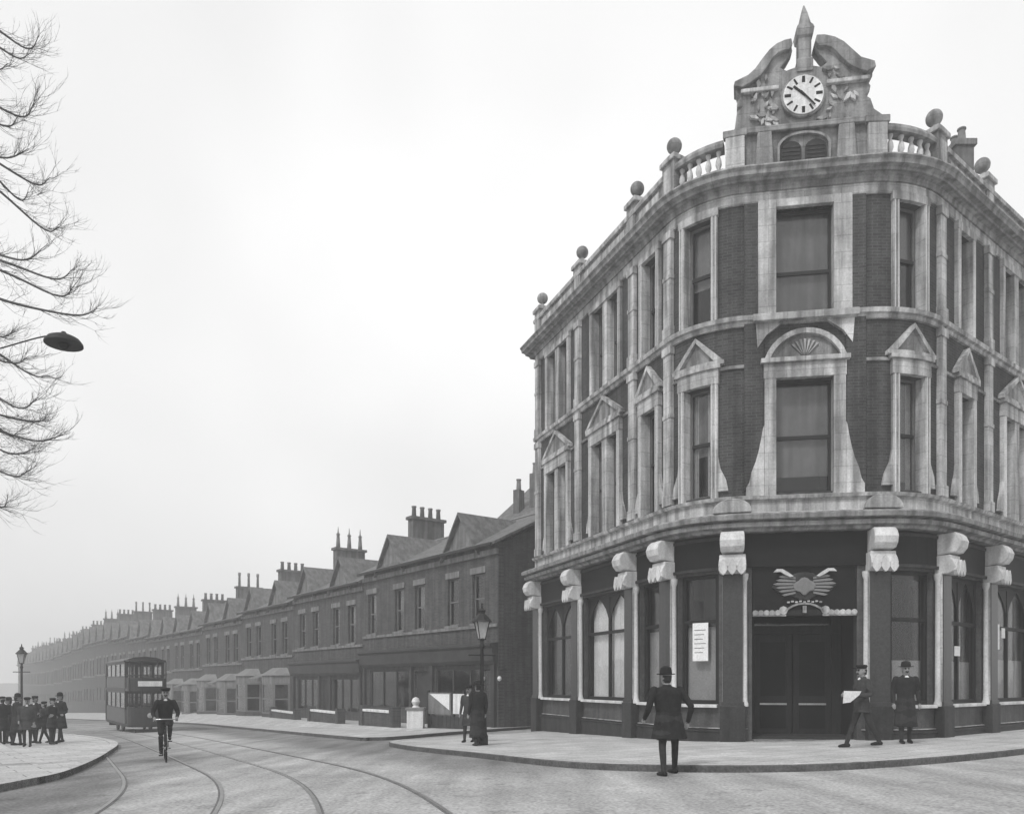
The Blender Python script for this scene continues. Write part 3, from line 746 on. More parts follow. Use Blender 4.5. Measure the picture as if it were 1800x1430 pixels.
# ---- clock gable: a big shaped block standing on the cornice
GD0, GD1 = -.36, -.02
def gpx(x, y): return ((x - 1413) / 67.5, 1.44 + (1197 - y) / 67.4)
outline = [(1281, 300), (1281, 218), (1296, 205), (1300, 176), (1308, 170), (1300, 168), (1300, 158), (1306, 152), (1300, 146), (1296, 133),
           (1318, 126), (1330, 116), (1342, 100), (1352, 85), (1366, 75), (1380, 70), (1392, 69), (1394, 80), (1386, 94), (1374, 108), (1384, 114), (1398, 110),
           (1428, 110), (1442, 114), (1452, 108), (1441, 94), (1432, 80), (1432, 68), (1446, 69), (1462, 75), (1478, 86), (1492, 102), (1506, 116), (1528, 124),
           (1527, 140), (1520, 150), (1524, 156), (1522, 166), (1516, 172), (1524, 178), (1530, 196), (1547, 208), (1548, 300)]
gable = bp(B().poly([gpx(*p) for p in outline], GD0, GD1), 'clock_gable', 'stone_dark', bevel=.025)
def gpiece(pts, o0, o1, name, material, **k): return bp(B().poly([gpx(*p) for p in pts], o0, o1), name, material, gable, **k)
# raised curved cornice arms
gpiece([(1294, 136), (1296, 128), (1318, 120), (1330, 110), (1342, 94), (1354, 80), (1366, 71), (1380, 66), (1391, 65), (1393, 74), (1388, 84), (1378, 84), (1368, 88), (1360, 95), (1350, 110), (1338, 124), (1322, 134), (1308, 140)], GD0 - .06, GD1 + .13, 'scroll_arm', 'stone_dark', bevel=.02)
gpiece([(1530, 130), (1528, 120), (1506, 111), (1492, 96), (1478, 81), (1463, 71), (1446, 65), (1433, 64), (1431, 74), (1437, 84), (1446, 84), (1456, 88), (1464, 95), (1475, 109), (1487, 122), (1503, 132), (1516, 137)], GD0 - .06, GD1 + .13, 'scroll_arm', 'stone_dark', bevel=.02)
# side piers and the mouldings across the gable
for a, b in ((1281, 1312), (1517, 1548)):
    gpiece([(a, 292), (a, 226), (b, 226), (b, 292)], GD1, GD1 + .16, 'gable_pier', 'stone', bevel=.02)
    gpiece([(a - 4, 226), (a - 4, 214), (b + 4, 214), (b + 4, 226)], GD1, GD1 + .18, 'pier_cap', 'stone_dark', bevel=.02)
for a, b in ((1330, 1362), (1466, 1500)):
    gpiece([(a, 288), (a + 4, 222), (b - 4, 222), (b, 288)], GD1, GD1 + .12, 'carved_pilaster', 'stone_dark', bevel=.03)
gpiece([(1314, 222), (1314, 212), (1516, 212), (1516, 222)], GD1, GD1 + .12, 'gable_moulding', 'stone_dark', bevel=.02)
gpiece([(1306, 150), (1306, 143), (1370, 143), (1370, 150)], GD1, GD1 + .12, 'gable_moulding', 'stone', bevel=.02)
gpiece([(1450, 150), (1450, 143), (1520, 143), (1520, 150)], GD1, GD1 + .12, 'gable_moulding', 'stone', bevel=.02)
for a, b in ((1374, 1409), (1415, 1451)):      # pair of dark round-headed louvre openings
    c = (a + b) / 2; r = (b - a) / 2
    gpiece([(a, 276), (b, 276)] + [(c + r * math.cos(math.pi * k / 8), 254 - 15 * math.sin(math.pi * k / 8)) for k in range(9)], GD1 - .01, GD1 + .012, 'louvre_opening', 'frame_dark')
    for k in range(4): gpiece([(a + 3, 272 - k * 7), (b - 3, 272 - k * 7), (b - 3, 269 - k * 7), (a + 3, 269 - k * 7)], GD1 + .012, GD1 + .03, 'louvre_slat', 'plinth')
arch = [(1368, 280), (1368, 250)] + [(1412.5 - 44.5 * math.cos(math.pi * k / 12), 250 - 24 * math.sin(math.pi * k / 12)) for k in range(1, 12)] + [(1457, 250), (1457, 280), (1453, 280), (1453, 250)] + [(1412.5 + 40 * math.cos(math.pi * k / 12), 250 - 20 * math.sin(math.pi * k / 12)) for k in range(1, 12)] + [(1372, 250), (1372, 280)]
gpiece(arch, GD1, GD1 + .08, 'arch_moulding', 'stone_dark')
# carved leaves around the clock
rr_ = random.Random(11); nleaf = 0
while nleaf < 46:
    cx, cy = rr_.uniform(1308, 1518), rr_.uniform(100, 208); dx, dy = cx - 1411, cy - 165
    top = 72 + (abs(dx) / 105) ** 1.6 * 66
    if math.hypot(dx, dy) < 47 or cy < top + 22 or (abs(dx) < 40 and cy < 120) or abs(dx) > 92 - (cy - 100) * .05: continue
    L_ = rr_.uniform(5, 10); q = math.atan2(-dy, dx) + rr_.choice([-1, 1]) * rr_.uniform(.5, 1.5); w_ = L_ * .42; nleaf += 1
    gpiece([(cx + L_ * math.cos(q), cy - L_ * math.sin(q)), (cx + .45 * L_ * math.cos(q) + w_ * math.cos(q + 1.57), cy - .45 * L_ * math.sin(q) - w_ * math.sin(q + 1.57)), (cx - L_ * .7 * math.cos(q) + w_ * .6 * math.cos(q + 1.57), cy + L_ * .7 * math.sin(q) - w_ * .6 * math.sin(q + 1.57)), (cx - L_ * math.cos(q), cy + L_ * math.sin(q)), (cx + w_ * math.cos(q - 1.57), cy - w_ * math.sin(q - 1.57))], GD1, GD1 + rr_.uniform(.04, .11), 'carved_leaf', rr_.choice(['stone', 'stone_dark', 'stone_dark']), bevel=.012)
# clock: ring, pale dial, numerals as batons, hands at about twenty past ten
ZCK = 1.44 + (1197 - 165) / 67.4; SCK = (1411 - 1413) / 66.2
def disc(r, o0, o1, n=32): return B().poly([(SCK + r * math.cos(2 * math.pi * k / n), ZCK + r * math.sin(2 * math.pi * k / n)) for k in range(n)], o0, o1)
ck = bp(disc(.55, GD1, GD1 + .1), 'clock', 'stone_dark', bevel=.025)
bp(disc(.5, GD1 + .1, GD1 + .125), 'dial', 'white_paint', ck)
def baton(r0, r1, wd, ang, o0, o1, name):
    q = lambda r, w_: (SCK + r * math.sin(ang) + w_ * math.cos(ang), ZCK + r * math.cos(ang) - w_ * math.sin(ang))
    bp(B().poly([q(r0, -wd), q(r0, wd), q(r1, wd * .9), q(r1, -wd * .9)], o0, o1), name, 'black_paint', ck)
for k in range(12): baton(.31, .47, .026 if k % 3 else .04, math.pi * k / 6, GD1 + .125, GD1 + .132, 'numeral')
baton(-.1, .42, .02, R(138), GD1 + .15, GD1 + .165, 'clock_hand'); baton(-.06, .33, .03, R(-48), GD1 + .135, GD1 + .148, 'clock_hand')
# obelisk finial between the scroll arms
c = BM_(.03, -.18, 0)
ob_ = MB(); hx = lambda y: 1.42 + (1197 - y) / 67.0
def sq(m, c, prof, h):
    rings = []
    for r, z in prof:
        rings.append(m.add([(c.x + r * (sx * math.cos(h) - sy * math.sin(h)), c.y + r * (sx * math.sin(h) + sy * math.cos(h)), z) for sx, sy in ((-1, -1), (1, -1), (1, 1), (-1, 1))]))
    for k in range(len(rings) - 1):
        for j in range(4): m.f.append((rings[k] + j, rings[k] + (j + 1) % 4, rings[k + 1] + (j + 1) % 4, rings[k + 1] + j))
    m.f.append((rings[0] + 3, rings[0] + 2, rings[0] + 1, rings[0])); m.f.append(tuple(rings[-1] + j for j in range(4)))
sq(ob_, c, [(.2, hx(125)), (.2, hx(104)), (.16, hx(100)), (.16, hx(66)), (.2, hx(62)), (.225, hx(52)), (.2, hx(46)), (.15, hx(40)), (.13, hx(34)), (.08, hx(18)), (.015, hx(2))], -FA)
bp(ob_, 'obelisk', 'stone_dark', bevel=.01)
# chimney stack behind the right parapet
c = at(1684, 250, 25.0)
cs = bp(MB().prism([(c.x - .28, c.y - .4), (c.x + .28, c.y - .4), (c.x + .28, c.y + .4), (c.x - .28, c.y + .4)], 14.7, 18.2), 'chimney', 'chimney_brick', bevel=.02)
bp(MB().prism([(c.x - .34, c.y - .46), (c.x + .34, c.y - .46), (c.x + .34, c.y + .46), (c.x - .34, c.y + .46)], 18.2, 18.38), 'chimney_cap', 'stone_dark', cs)
for dy in (-.2, .2): bp(MB().lathe((c.x, c.y + dy, 18.38), [(.13, 0), (.1, .4), (.13, .42), (.13, .46)], 12), 'chimney_pot', 'pot', cs, smooth=True)

# ================================================================== THE TERRACE
TD = Vector((-.6, .8, 0)); A0 = Vector((-.6, 35.5, 0))
def rot_for(d): return math.atan2(d.y, d.x)
_share = {}
def shared(key, fn):
    if key not in _share: _share[key] = fn()
    return _share[key]
def sub(parent, name, me, loc=(0, 0, 0), scale=(1, 1, 1)):
    o = link_mesh(name, me, parent); o.location = loc; o.scale = scale; return o
def win_mesh(): return MB().wall([-.5, .5], [0, 1.9], [(-.43, .43, .07, .92), (-.43, .43, .98, 1.83)], -.06, 0).mesh('window', 'frame_paint')
def pane_mesh(): return MB().box(-.43, .43, -.05, -.04, .07, 1.83).mesh('pane', 'glass')
def lintel_mesh(): return MB().box(-.62, .62, .003, .07, 1.9, 2.14).mesh('window_lintel', 'house_stone')
def sillm(): return MB().box(-.6, .6, .003, .12, -.1, 0).mesh('window_sill', 'house_stone')
def blindm(): return MB().box(-.46, .46, -.2, -.18, 0.9, 1.85).mesh('blind', 'blind')
def pot_mesh(t):
    if t == 0: return MB().lathe((0, 0, 0), [(.15, 0), (.12, .55), (.15, .58), (.15, .66)], 10).mesh('chimney_pot', 'pot', True)
    if t == 1: return MB().lathe((0, 0, 0), [(.16, 0), (.13, .5), (.1, .9), (.15, .95), (.05, 1.1), (.02, 1.5)], 10).mesh('chimney_pot', 'pot', True)
    return MB().lathe((0, 0, 0), [(.12, 0), (.1, 1.0), (.13, 1.05), (.12, 1.3)], 10).mesh('chimney_pot', 'pot', True)
def house(loc, rz, W, hs, label, group, pots=(4, 0), shopfront=True, flank=False, dormer=True, seed=0, far=False):
    """a terrace house; local x runs along the street away from the clock building, -y is the street side"""
    r = random.Random(seed)
    D = 8.0; E = 8.6 * hs; RG = 10.6 * hs; g = 4.3 * hs
    h = empty('terrace_house', loc, rz, label, 'house', group)
    n = 4 if W < 12 else 5
    xs_ = [W * (k + .5) / n + (.25 if k % 2 == 0 else -.25) for k in range(n)]
    z1 = g + .75; hl = [(x - .5, x + .5, z1, z1 + 2.28) for x in xs_]
    if hs > 1.15: hl += [(x - .45, x + .45, g - 2.9, g - 1.2) for x in xs_]
    # ground floor openings
    gw = [] if hs > 1.15 else [(W * .06, W * .4, .9, 3.0), (W * .6, W * .94, .9, 3.0), (W * .43, W * .56, .05, 2.9)]
    MB().wall([0.003, W - .003], [-1.5, E], hl + gw, -.3, 0).build('wall', 'house_brick', h)
    MB().box(.003, W - .003, -D, -D + .3, -1.5, E).build('wall', 'house_brick', h)
    for x0, x1 in ((0.003, .28), (W - .28, W - .003)):
        m = MB(); q = [(x0, -.301, -1.5), (x0, -D + .301, -1.5), (x0, -D + .301, E), (x0, -D / 2, RG - .15), (x0, -.301, E)]
        i0 = m.add([Vector((a, -o, z)) for a, o, z in q], [(-o, z) for a, o, z in q]); i1 = m.add([Vector((x1, -o, z)) for a, o, z in q], [(-o, z) for a, o, z in q])
        m.f += [tuple(i0 + j for j in range(5)), tuple(i1 + j for j in reversed(range(5)))] + [(i0 + j, i1 + j, i1 + (j + 1) % 5, i0 + (j + 1) % 5) for j in range(5)]
        m.build('flank_wall', 'house_brick' if not flank else 'house_brick', h)
    # roof: two thick slopes
    m = MB(); ov = .35; sl = (RG - E) / (D / 2)
    m.sweep([(ov, E - ov * sl + .02), (ov, E - ov * sl + .14), (-D / 2, RG + .12), (-D - ov, E - ov * sl + .14), (-D - ov, E - ov * sl + .02), (-D / 2, RG)], .0 - (.12 if flank else 0), W)
    rf = m.build('roof', 'slate', h)
    MB().box(0, W, ov, ov + .12, E - ov * sl - .02, E - ov * sl + .1).build('gutter', 'iron', rf)
    MB().sweep([(-D / 2 - .12, RG + .1), (-D / 2, RG + .2), (-D / 2 + .12, RG + .1)], 0, W).build('ridge_tile', 'pot', rf)
    for c in ((2.9, 9.9) if W > 12 else (W * .27, W * .77)) if dormer else ():      # steep little front gables
        hw = 1.35; pk = RG - .3
        m = MB(); m.poly([(c - hw, E - .02), (c + hw, E - .02), (c, pk - .15)], -.02, .06); m.build('gable', 'house_stone', h)
        m = MB()
        for sg in (-1, 1):
            q = [(c + sg * (hw + .25), E - .32, .3), (c, pk + .05, .3), (c, pk + .05, -3.2), (c + sg * (hw + .25), E - .32, -.1)]
            i = m.add([Vector((a, -o, z)) for a, z, o in q]); j = m.add([Vector((a, -o, z - .13)) for a, z, o in q])
            m.f += [(i, i + 1, i + 2, i + 3), (j + 3, j + 2, j + 1, j)] + [(i + k, j + k, j + (k + 1) % 4, i + (k + 1) % 4) for k in range(4)]
        m.build('gable_roof', 'slate', h)
        sub(h, 'attic_window', shared('win', win_mesh), (c, -.062 - .002, E + .15), (.7, 1, .55))
    # eaves band, string course, and the projecting ground floor with its fascia
    MB().box(0, W, .003, .12, E - .55, E - .3).build('eaves_band', 'house_stone', h)
    MB().box(0, W, .003, .1, z1 - .24, z1 - .1).build('string_course', 'house_stone', h)
    for k, x in enumerate(xs_):
        wo_ = sub(h, 'window', shared('win', win_mesh), (x, .14, z1), (1, 1, 1.2))
        sub(wo_, 'pane', shared('pane', pane_mesh)); sub(wo_, 'window_lintel', shared('lin', lintel_mesh), (0, -.14, 0)); sub(wo_, 'window_sill', shared('sil', sillm), (0, -.14, 0))
        if r.random() < .6: sub(wo_, 'blind', shared('bl', blindm))
    if hs > 1.15:
        for x in xs_:
            wo_ = sub(h, 'window', shared('win', win_mesh), (x, .14, g - 2.9), (.9, 1, .895)); sub(wo_, 'pane', shared('pane', pane_mesh))
    else:
        if shopfront:
            for (a, b, q0, q1) in gw[:2]:
                f = MB().wall([a, b], [q0, q1], [(a + .1 + (b - a - .1) * k / 3, a + (b - a - .1) * (k + 1) / 3, q0 + .1, q1 - .1) for k in range(3)], -.12, -.04).build('shop_window', 'shop_paint', h)
                MB().box(a + .1, b - .1, -.1, -.09, q0 + .1, q1 - .1).build('pane', 'glass', f)
            MB().box(gw[2][0], gw[2][1], -.2, -.14, .05, 2.9).build('door', 'shop_paint', h)
            MB().sweep([(.003, 3.15), (.2, 3.15), (.3, 3.3), (.34, 3.85), (.46, 3.95), (.46, 4.05), (.003, 4.12)], .02, W - .02).build('shop_fascia', 'shop_paint', h)
            for x in (.25, W * .42, W * .575, W - .25): MB().box(x - .12, x + .12, .003, .16, -.9, 3.15).build('shop_pilaster', 'shop_paint', h)
        else:
            for a, b in ((W * .06, W * .4), (W * .6, W * .94)):      # canted bays with lead roofs
                c = (a + b) / 2; hw = (b - a) / 2
                pts = [(c - hw, .02), (c - hw * .6, -.95), (c + hw * .6, -.95), (c + hw, .02)]
                by = MB().prism(pts, -1.2, .85).build('bay', 'house_brick', h)
                MB().prism(pts, 3.0, 3.55).build('bay_head', 'house_stone', by)
                pr2 = [(c - hw - .1, .02), (c - hw * .6 - .1, -1.07), (c + hw * .6 + .1, -1.07), (c + hw + .1, .02)]
                m = MB(); i = m.add([(x, y, 3.55) for x, y in pr2]); j = m.add([(c - hw * .7, .0, 4.1), (c - hw * .4, -.3, 4.1), (c + hw * .4, -.3, 4.1), (c + hw * .7, .0, 4.1)])
                m.f += [(i + k, i + (k + 1) % 4, j + (k + 1) % 4, j + k) for k in range(4)] + [(j, j + 1, j + 2, j + 3), (i + 3, i + 2, i + 1, i)]; m.build('bay_roof', 'lead', by)
                for (p, q) in zip(pts[:-1], pts[1:]):
                    p, q = Vector((*p, 0)), Vector((*q, 0)); d = (q - p).normalized(); nn = Vector((d.y, -d.x, 0))
                    M2 = lambda a_, o_, z_, p=p, d=d, nn=nn: p + d * a_ + nn * o_ + Vector((0, 0, z_))
                    L2 = (q - p).length
                    f = MB(M2).wall([.0, L2], [.853, 2.997], [(.16, L2 - .16, .95, 1.85), (.16, L2 - .16, 1.95, 2.9)], -.1, 0).build('bay_window', 'frame_paint', h)
                    MB(M2).box(.16, L2 - .16, -.06, -.05, .95, 2.9).build('pane', 'glass', f)
            MB().box(gw[2][0], gw[2][1], -.2, -.14, .05, 2.9).build('door', 'shop_paint', h)
            MB().sweep([(.003, 3.2), (1.0, 3.2), (1.05, 3.35), (.003, 3.7)], W * .41, W * .585).build('porch_hood', 'house_stone', h)
    # chimney on the party wall
    cx = W - .02; cy = D / 2
    st = [(cx - .55, cy - 1.1), (cx + .0, cy - 1.1), (cx + .0, cy + 1.1), (cx - .55, cy + 1.1)]
    m = MB(); m.prism(st, RG - 1.3, RG + 1.45); ch = m.build('chimney', 'chimney_brick', h)
    m = MB(); m.prism([(cx - .65, cy - 1.22), (cx + .08, cy - 1.22), (cx + .08, cy + 1.22), (cx - .65, cy + 1.22)], RG + 1.45, RG + 1.62); m.build('chimney_cap', 'chimney_brick', ch)
    for k in range(pots[0]):
        sub(ch, 'chimney_pot', shared(('pot', pots[1]), lambda: pot_mesh(pots[1])), (cx - .28, cy - .85 + 1.7 * k / max(1, pots[0] - 1), RG + 1.61), (1, 1, 1))
    if flank:
        m = MB(); m.prism([(.02, cy - 1.1), (.7, cy - 1.1), (.7, cy + 1.1), (.02, cy + 1.1)], RG - 1.3, RG + .85); ch = m.build('chimney', 'chimney_brick', h)
        for k, (t, y_) in enumerate(((2, -.75), (2, -.1), (0, .6))): sub(ch, 'chimney_pot', shared(('pot', t), lambda t=t: pot_mesh(t)), (.35, cy + y_, RG + .85))
    return h
us = [0, 13.3]; 
while us[-1] < 205: us.append(us[-1] + 10.7)
words = ['first', 'second', 'third', 'fourth', 'fifth', 'sixth', 'seventh', 'eighth', 'ninth', 'tenth', 'eleventh', 'twelfth', 'thirteenth', 'fourteenth', 'fifteenth', 'sixteenth', 'seventeenth', 'eighteenth', 'nineteenth', 'twentieth']
FARH = 'very faint distant house'
desc = ['corner house of the long terrace with shopfront and gable-end flank', 'house with short wide chimney stack', 'house with tall spiked chimney pots', 'house with short stack of pots', 'house with tall thin chimney pots', 'hazy house', 'hazy house', 'hazy house', 'faint tall house', 'faint tall house', 'faint tall house', 'faint tall house']
potk = [(4, 0), (3, 1), (4, 0), (3, 2), (4, 0), (3, 1), (4, 0), (3, 2), (4, 0), (3, 1), (4, 0), (4, 0)]
rzT = rot_for(TD)
# street side must be -y: rotate so that local +x = TD and local -y = outward (-.8,-.6)
for k in range(len(us) - 1):
    p = A0 + TD * us[k]; mid = A0 + TD * (us[k] + 5)
    p.z = gz(mid.x, mid.y) - .02
    hs = 1.0 + .3 * sm(42, 100, us[k])
    W_ = us[k + 1] - us[k]
    lab = ('corner house at the near end of the long terrace, shopfront below' if k == 0 else '%s in the terrace, %s house counting from the clock building' % (desc[k] if k < 12 else FARH, words[k]))
    # local frame has +x along; outward is -y; TD turned clockwise by 90 deg = (.8,.6) is inward, so mirror along x
    h = house((0, 0, 0), 0, W_, hs, lab, 'houses of the long terrace', pots=potk[k % 12], shopfront=k in (0, 1), flank=k == 0, seed=k, far=k > 6)
    h.matrix_world = Matrix.Translation(p) @ Matrix(((TD.x, .8, 0, 0), (TD.y, .6, 0, 0), (0, 0, 1, 0), (0, 0, 0, 1)))
o = empty('rear_house', (0, 0, 0), 0, 'tall plain building with two thin chimneys rising behind the corner shop roof', 'building')
c_ = Vector((-.9, 50.5)); e_ = Vector((9, 43.5)); dd = (e_ - c_).normalized(); nn_ = Vector((-dd.y, dd.x)) * (1 if -dd.y * 0 + dd.x > 0 else -1)
MR = lambda a, q, z: Vector((c_.x + dd.x * a - nn_.x * q, c_.y + dd.y * a - nn_.y * q, z))
MB(MR).box(0, 11, -9, 0, -3, 11.6).build('wall', 'house_brick', o)
MB(MR).sweep([(.3, 11.55), (.3, 11.75), (-4.5, 15.2), (-9.3, 11.75), (-9.3, 11.55)], -.1, 11).build('roof', 'slate', o)
for a_, q_, h_ in ((1.2, -.6, 14.4), (2.1, -1.1, 15.4)):
    ch = MB(MR).box(a_ - .22, a_ + .22, q_ - .3, q_ + .3, 11, h_ - .7).build('chimney', 'chimney_brick', o)
    pc = MR(a_, q_, h_ - .7); MB().lathe(pc, [(.16, 0), (.13, .6), (.16, .63), (.16, .7)], 10).build('chimney_pot', 'pot', ch, smooth=True)
# front garden walls, gate pier, poster hoarding
def low_wall(px0, px1, y0, y1, label):
    a = gp(px0, y0); b = gp(px1, y1); d = (b - a); L_ = d.length; zz = min(a.z, b.z)
    o = empty('garden_wall', (a.x, a.y, zz), math.atan2(d.y, d.x), label, 'wall', 'low front garden walls')
    MB().box(0, L_, -.12, .12, -.3, .95).build('brickwork', 'house_brick', o)
    MB().box(-.04, L_ + .04, -.17, .17, .95, 1.07).build('coping', 'white_paint', o, bevel=.02)
    for x in (0, L_): MB().box(x - .2, x + .2, -.21, .21, -.3, 1.25).build('pier', 'house_brick', o)
low_wall(694, 640, 36.5, 39.5, 'low dark garden wall with pale coping nearest the white gate pier')
low_wall(598, 548, 42.0, 46.5, 'low dark garden wall with pale coping, second from the gate pier')
low_wall(522, 480, 49.5, 55, 'low garden wall with pale coping, farthest of the three')
g_ = gp(731, 35.5); o = empty('gate_pier', g_, 0, 'white painted gate pier with a cap on the side street corner', 'gate pier')
MB().box(-.36, .36, -.36, .36, -.2, 1.0).build('shaft', 'white_paint', o, bevel=.02); MB().box(-.42, .42, -.42, .42, .98, 1.1).build('cap', 'house_stone', o, bevel=.03)
MB().lathe((0, 0, 1.1), [(.18, 0), (.12, .08), (.2, .25), (.14, .4), (.02, .46)], 12).build('finial', 'white_paint', o, smooth=True)
a = gp(752, 35.8); b = gp(814, 34.2); d = b - a; L_ = d.length
o = empty('poster_hoarding', a, math.atan2(d.y, d.x), 'pale poster boards on a dark fence beside the white gate pier', 'hoarding')
for k in range(9): MB().box(L_ * k / 9 + .01, L_ * (k + 1) / 9 - .01, -.02, .02, -.2, .72 + .02 * (k % 2)).build('plank', 'shop_paint', o)
for x in (0, L_ * .72, L_): MB().box(x - .05, x + .05, -.1, -.02, -.2, 1.85).build('post', 'wood_dark', o)
bd = MB().box(.1, L_ * .69, .02, .06, .8, 1.76).build('poster_board', 'house_stone', o)
MB().poly([(.2, 1.7), (L_ * .65, 1.7), (L_ * .65, 1.0)], .06, .064).build('poster', 'paper', bd)
MB().box(L_ * .75, L_ + .1, .02, .06, .85, 1.72).build('poster_board', 'white_paint', o)

# two white globes of the corner shop
for px_, lab in ((849, 'small white glass globe lamp on the corner shopfront, nearer the lamp post'), (878, 'small white glass globe lamp on the corner shopfront, nearer the clock building')):
    p = at(px_, 1192, 34.9 if px_ < 860 else 34.4)
    o = empty('globe_lamp', p, 0, lab, 'lamp', 'globe lamps of the corner shop')
    MB().lathe((0, 0, 0), [(.01, -.11), (.07, -.08), (.1, 0), (.07, .08), (.02, .11)], 14).build('globe', 'white_paint', o, smooth=True)
    MB().tube([(0, 0, .1), (0, .1, .35), (.15, .7, .4), (.3, 1.4, .4)], .025).build('bracket', 'iron', o)

# ================================================================== STREET FURNITURE
def lamp_post(loc, label, h=3.15):
    o = empty('street_lamp', loc, .3, label, 'street lamp', 'gas street lamps')
    MB().lathe((0, 0, 0), [(.17, -.2), (.17, .25), (.14, .3), (.13, .75), (.09, .82), (.075, .9), (.06, 1.2), (.05, h - .25), (.075, h - .22), (.075, h - .16), (.045, h - .1), (.06, h)], 14).build('post', 'iron', o, smooth=True)
    MB().tube([(-.38, 0, h - .42), (.38, 0, h - .42)], .022).build('ladder_bar', 'iron', o)
    m = MB()
    for k in range(4):
        t = math.pi / 4 + k * math.pi / 2; m.tube([(.1 * math.cos(t), .1 * math.sin(t), h), (.24 * math.cos(t), .24 * math.sin(t), h + .48)], .014)
    m.lathe((0, 0, h), [(.12, 0), (.12, .03)], 4); lf = m.build('lantern_frame', 'iron', o)
    m = MB(); m.lathe((0, 0, h + .02), [(.115, 0), (.225, .46)], 4, Matrix.Rotation(math.pi / 4, 3, 'Z')); m.build('lantern_glass', 'enamel', o)
    MB().lathe((0, 0, h + .48), [(.29, 0), (.27, .04), (.12, .2), (.09, .22), (.09, .28), (.12, .3), (.03, .38), (.02, .5)], 8).build('lantern_roof', 'iron', o)
    return o
p = gp(847, 21.6); p.z += .12; lamp_post(p, 'dark gas lamp post on the pavement beside the two people waiting', 2.85)
p = gp(38, 40); p.z += .12; lamp_post(p, 'gas lamp post behind the group of people at the left edge', 3.55)
# tall bracket lamp whose shade hangs into view among the branches at the left
sh = at(112, 600, 12.5); base = Vector((-9.6, 12.9, gz(-9.6, 12.9) + .12))
o = empty('arc_lamp', base, 0, 'wide dark domed lamp shade hanging from a tall bracket among the bare branches', 'street lamp')
q = sh - base
MB().lathe((0, 0, 0), [(.16, -.2), (.16, .5), (.12, .6), (.1, 1.3), (.07, 1.4), (.06, q.z + .4), (.03, q.z + .6), (.01, q.z + .8)], 12).build('pole', 'iron', o, smooth=True)
MB().tube(catmull([(0, 0, q.z - .6), (.5, -.07, q.z - .22), (1.5, -.22, q.z - .02), (q.x - .3, q.y, q.z + .08), (q.x, q.y, q.z + .06)], 5), .011).build('bracket_arm', 'iron', o)
MB().lathe(q, [(.28, -.05), (.275, -.02), (.23, .04), (.15, .08), (.06, .1), (.03, .15)], 20).build('lamp_shade', 'iron', o, smooth=True)
MB().lathe(q, [(.01, -.13), (.06, -.11), (.08, -.06), (.06, -.04)], 12)  .build('lamp_bulb', 'iron', o, smooth=True)

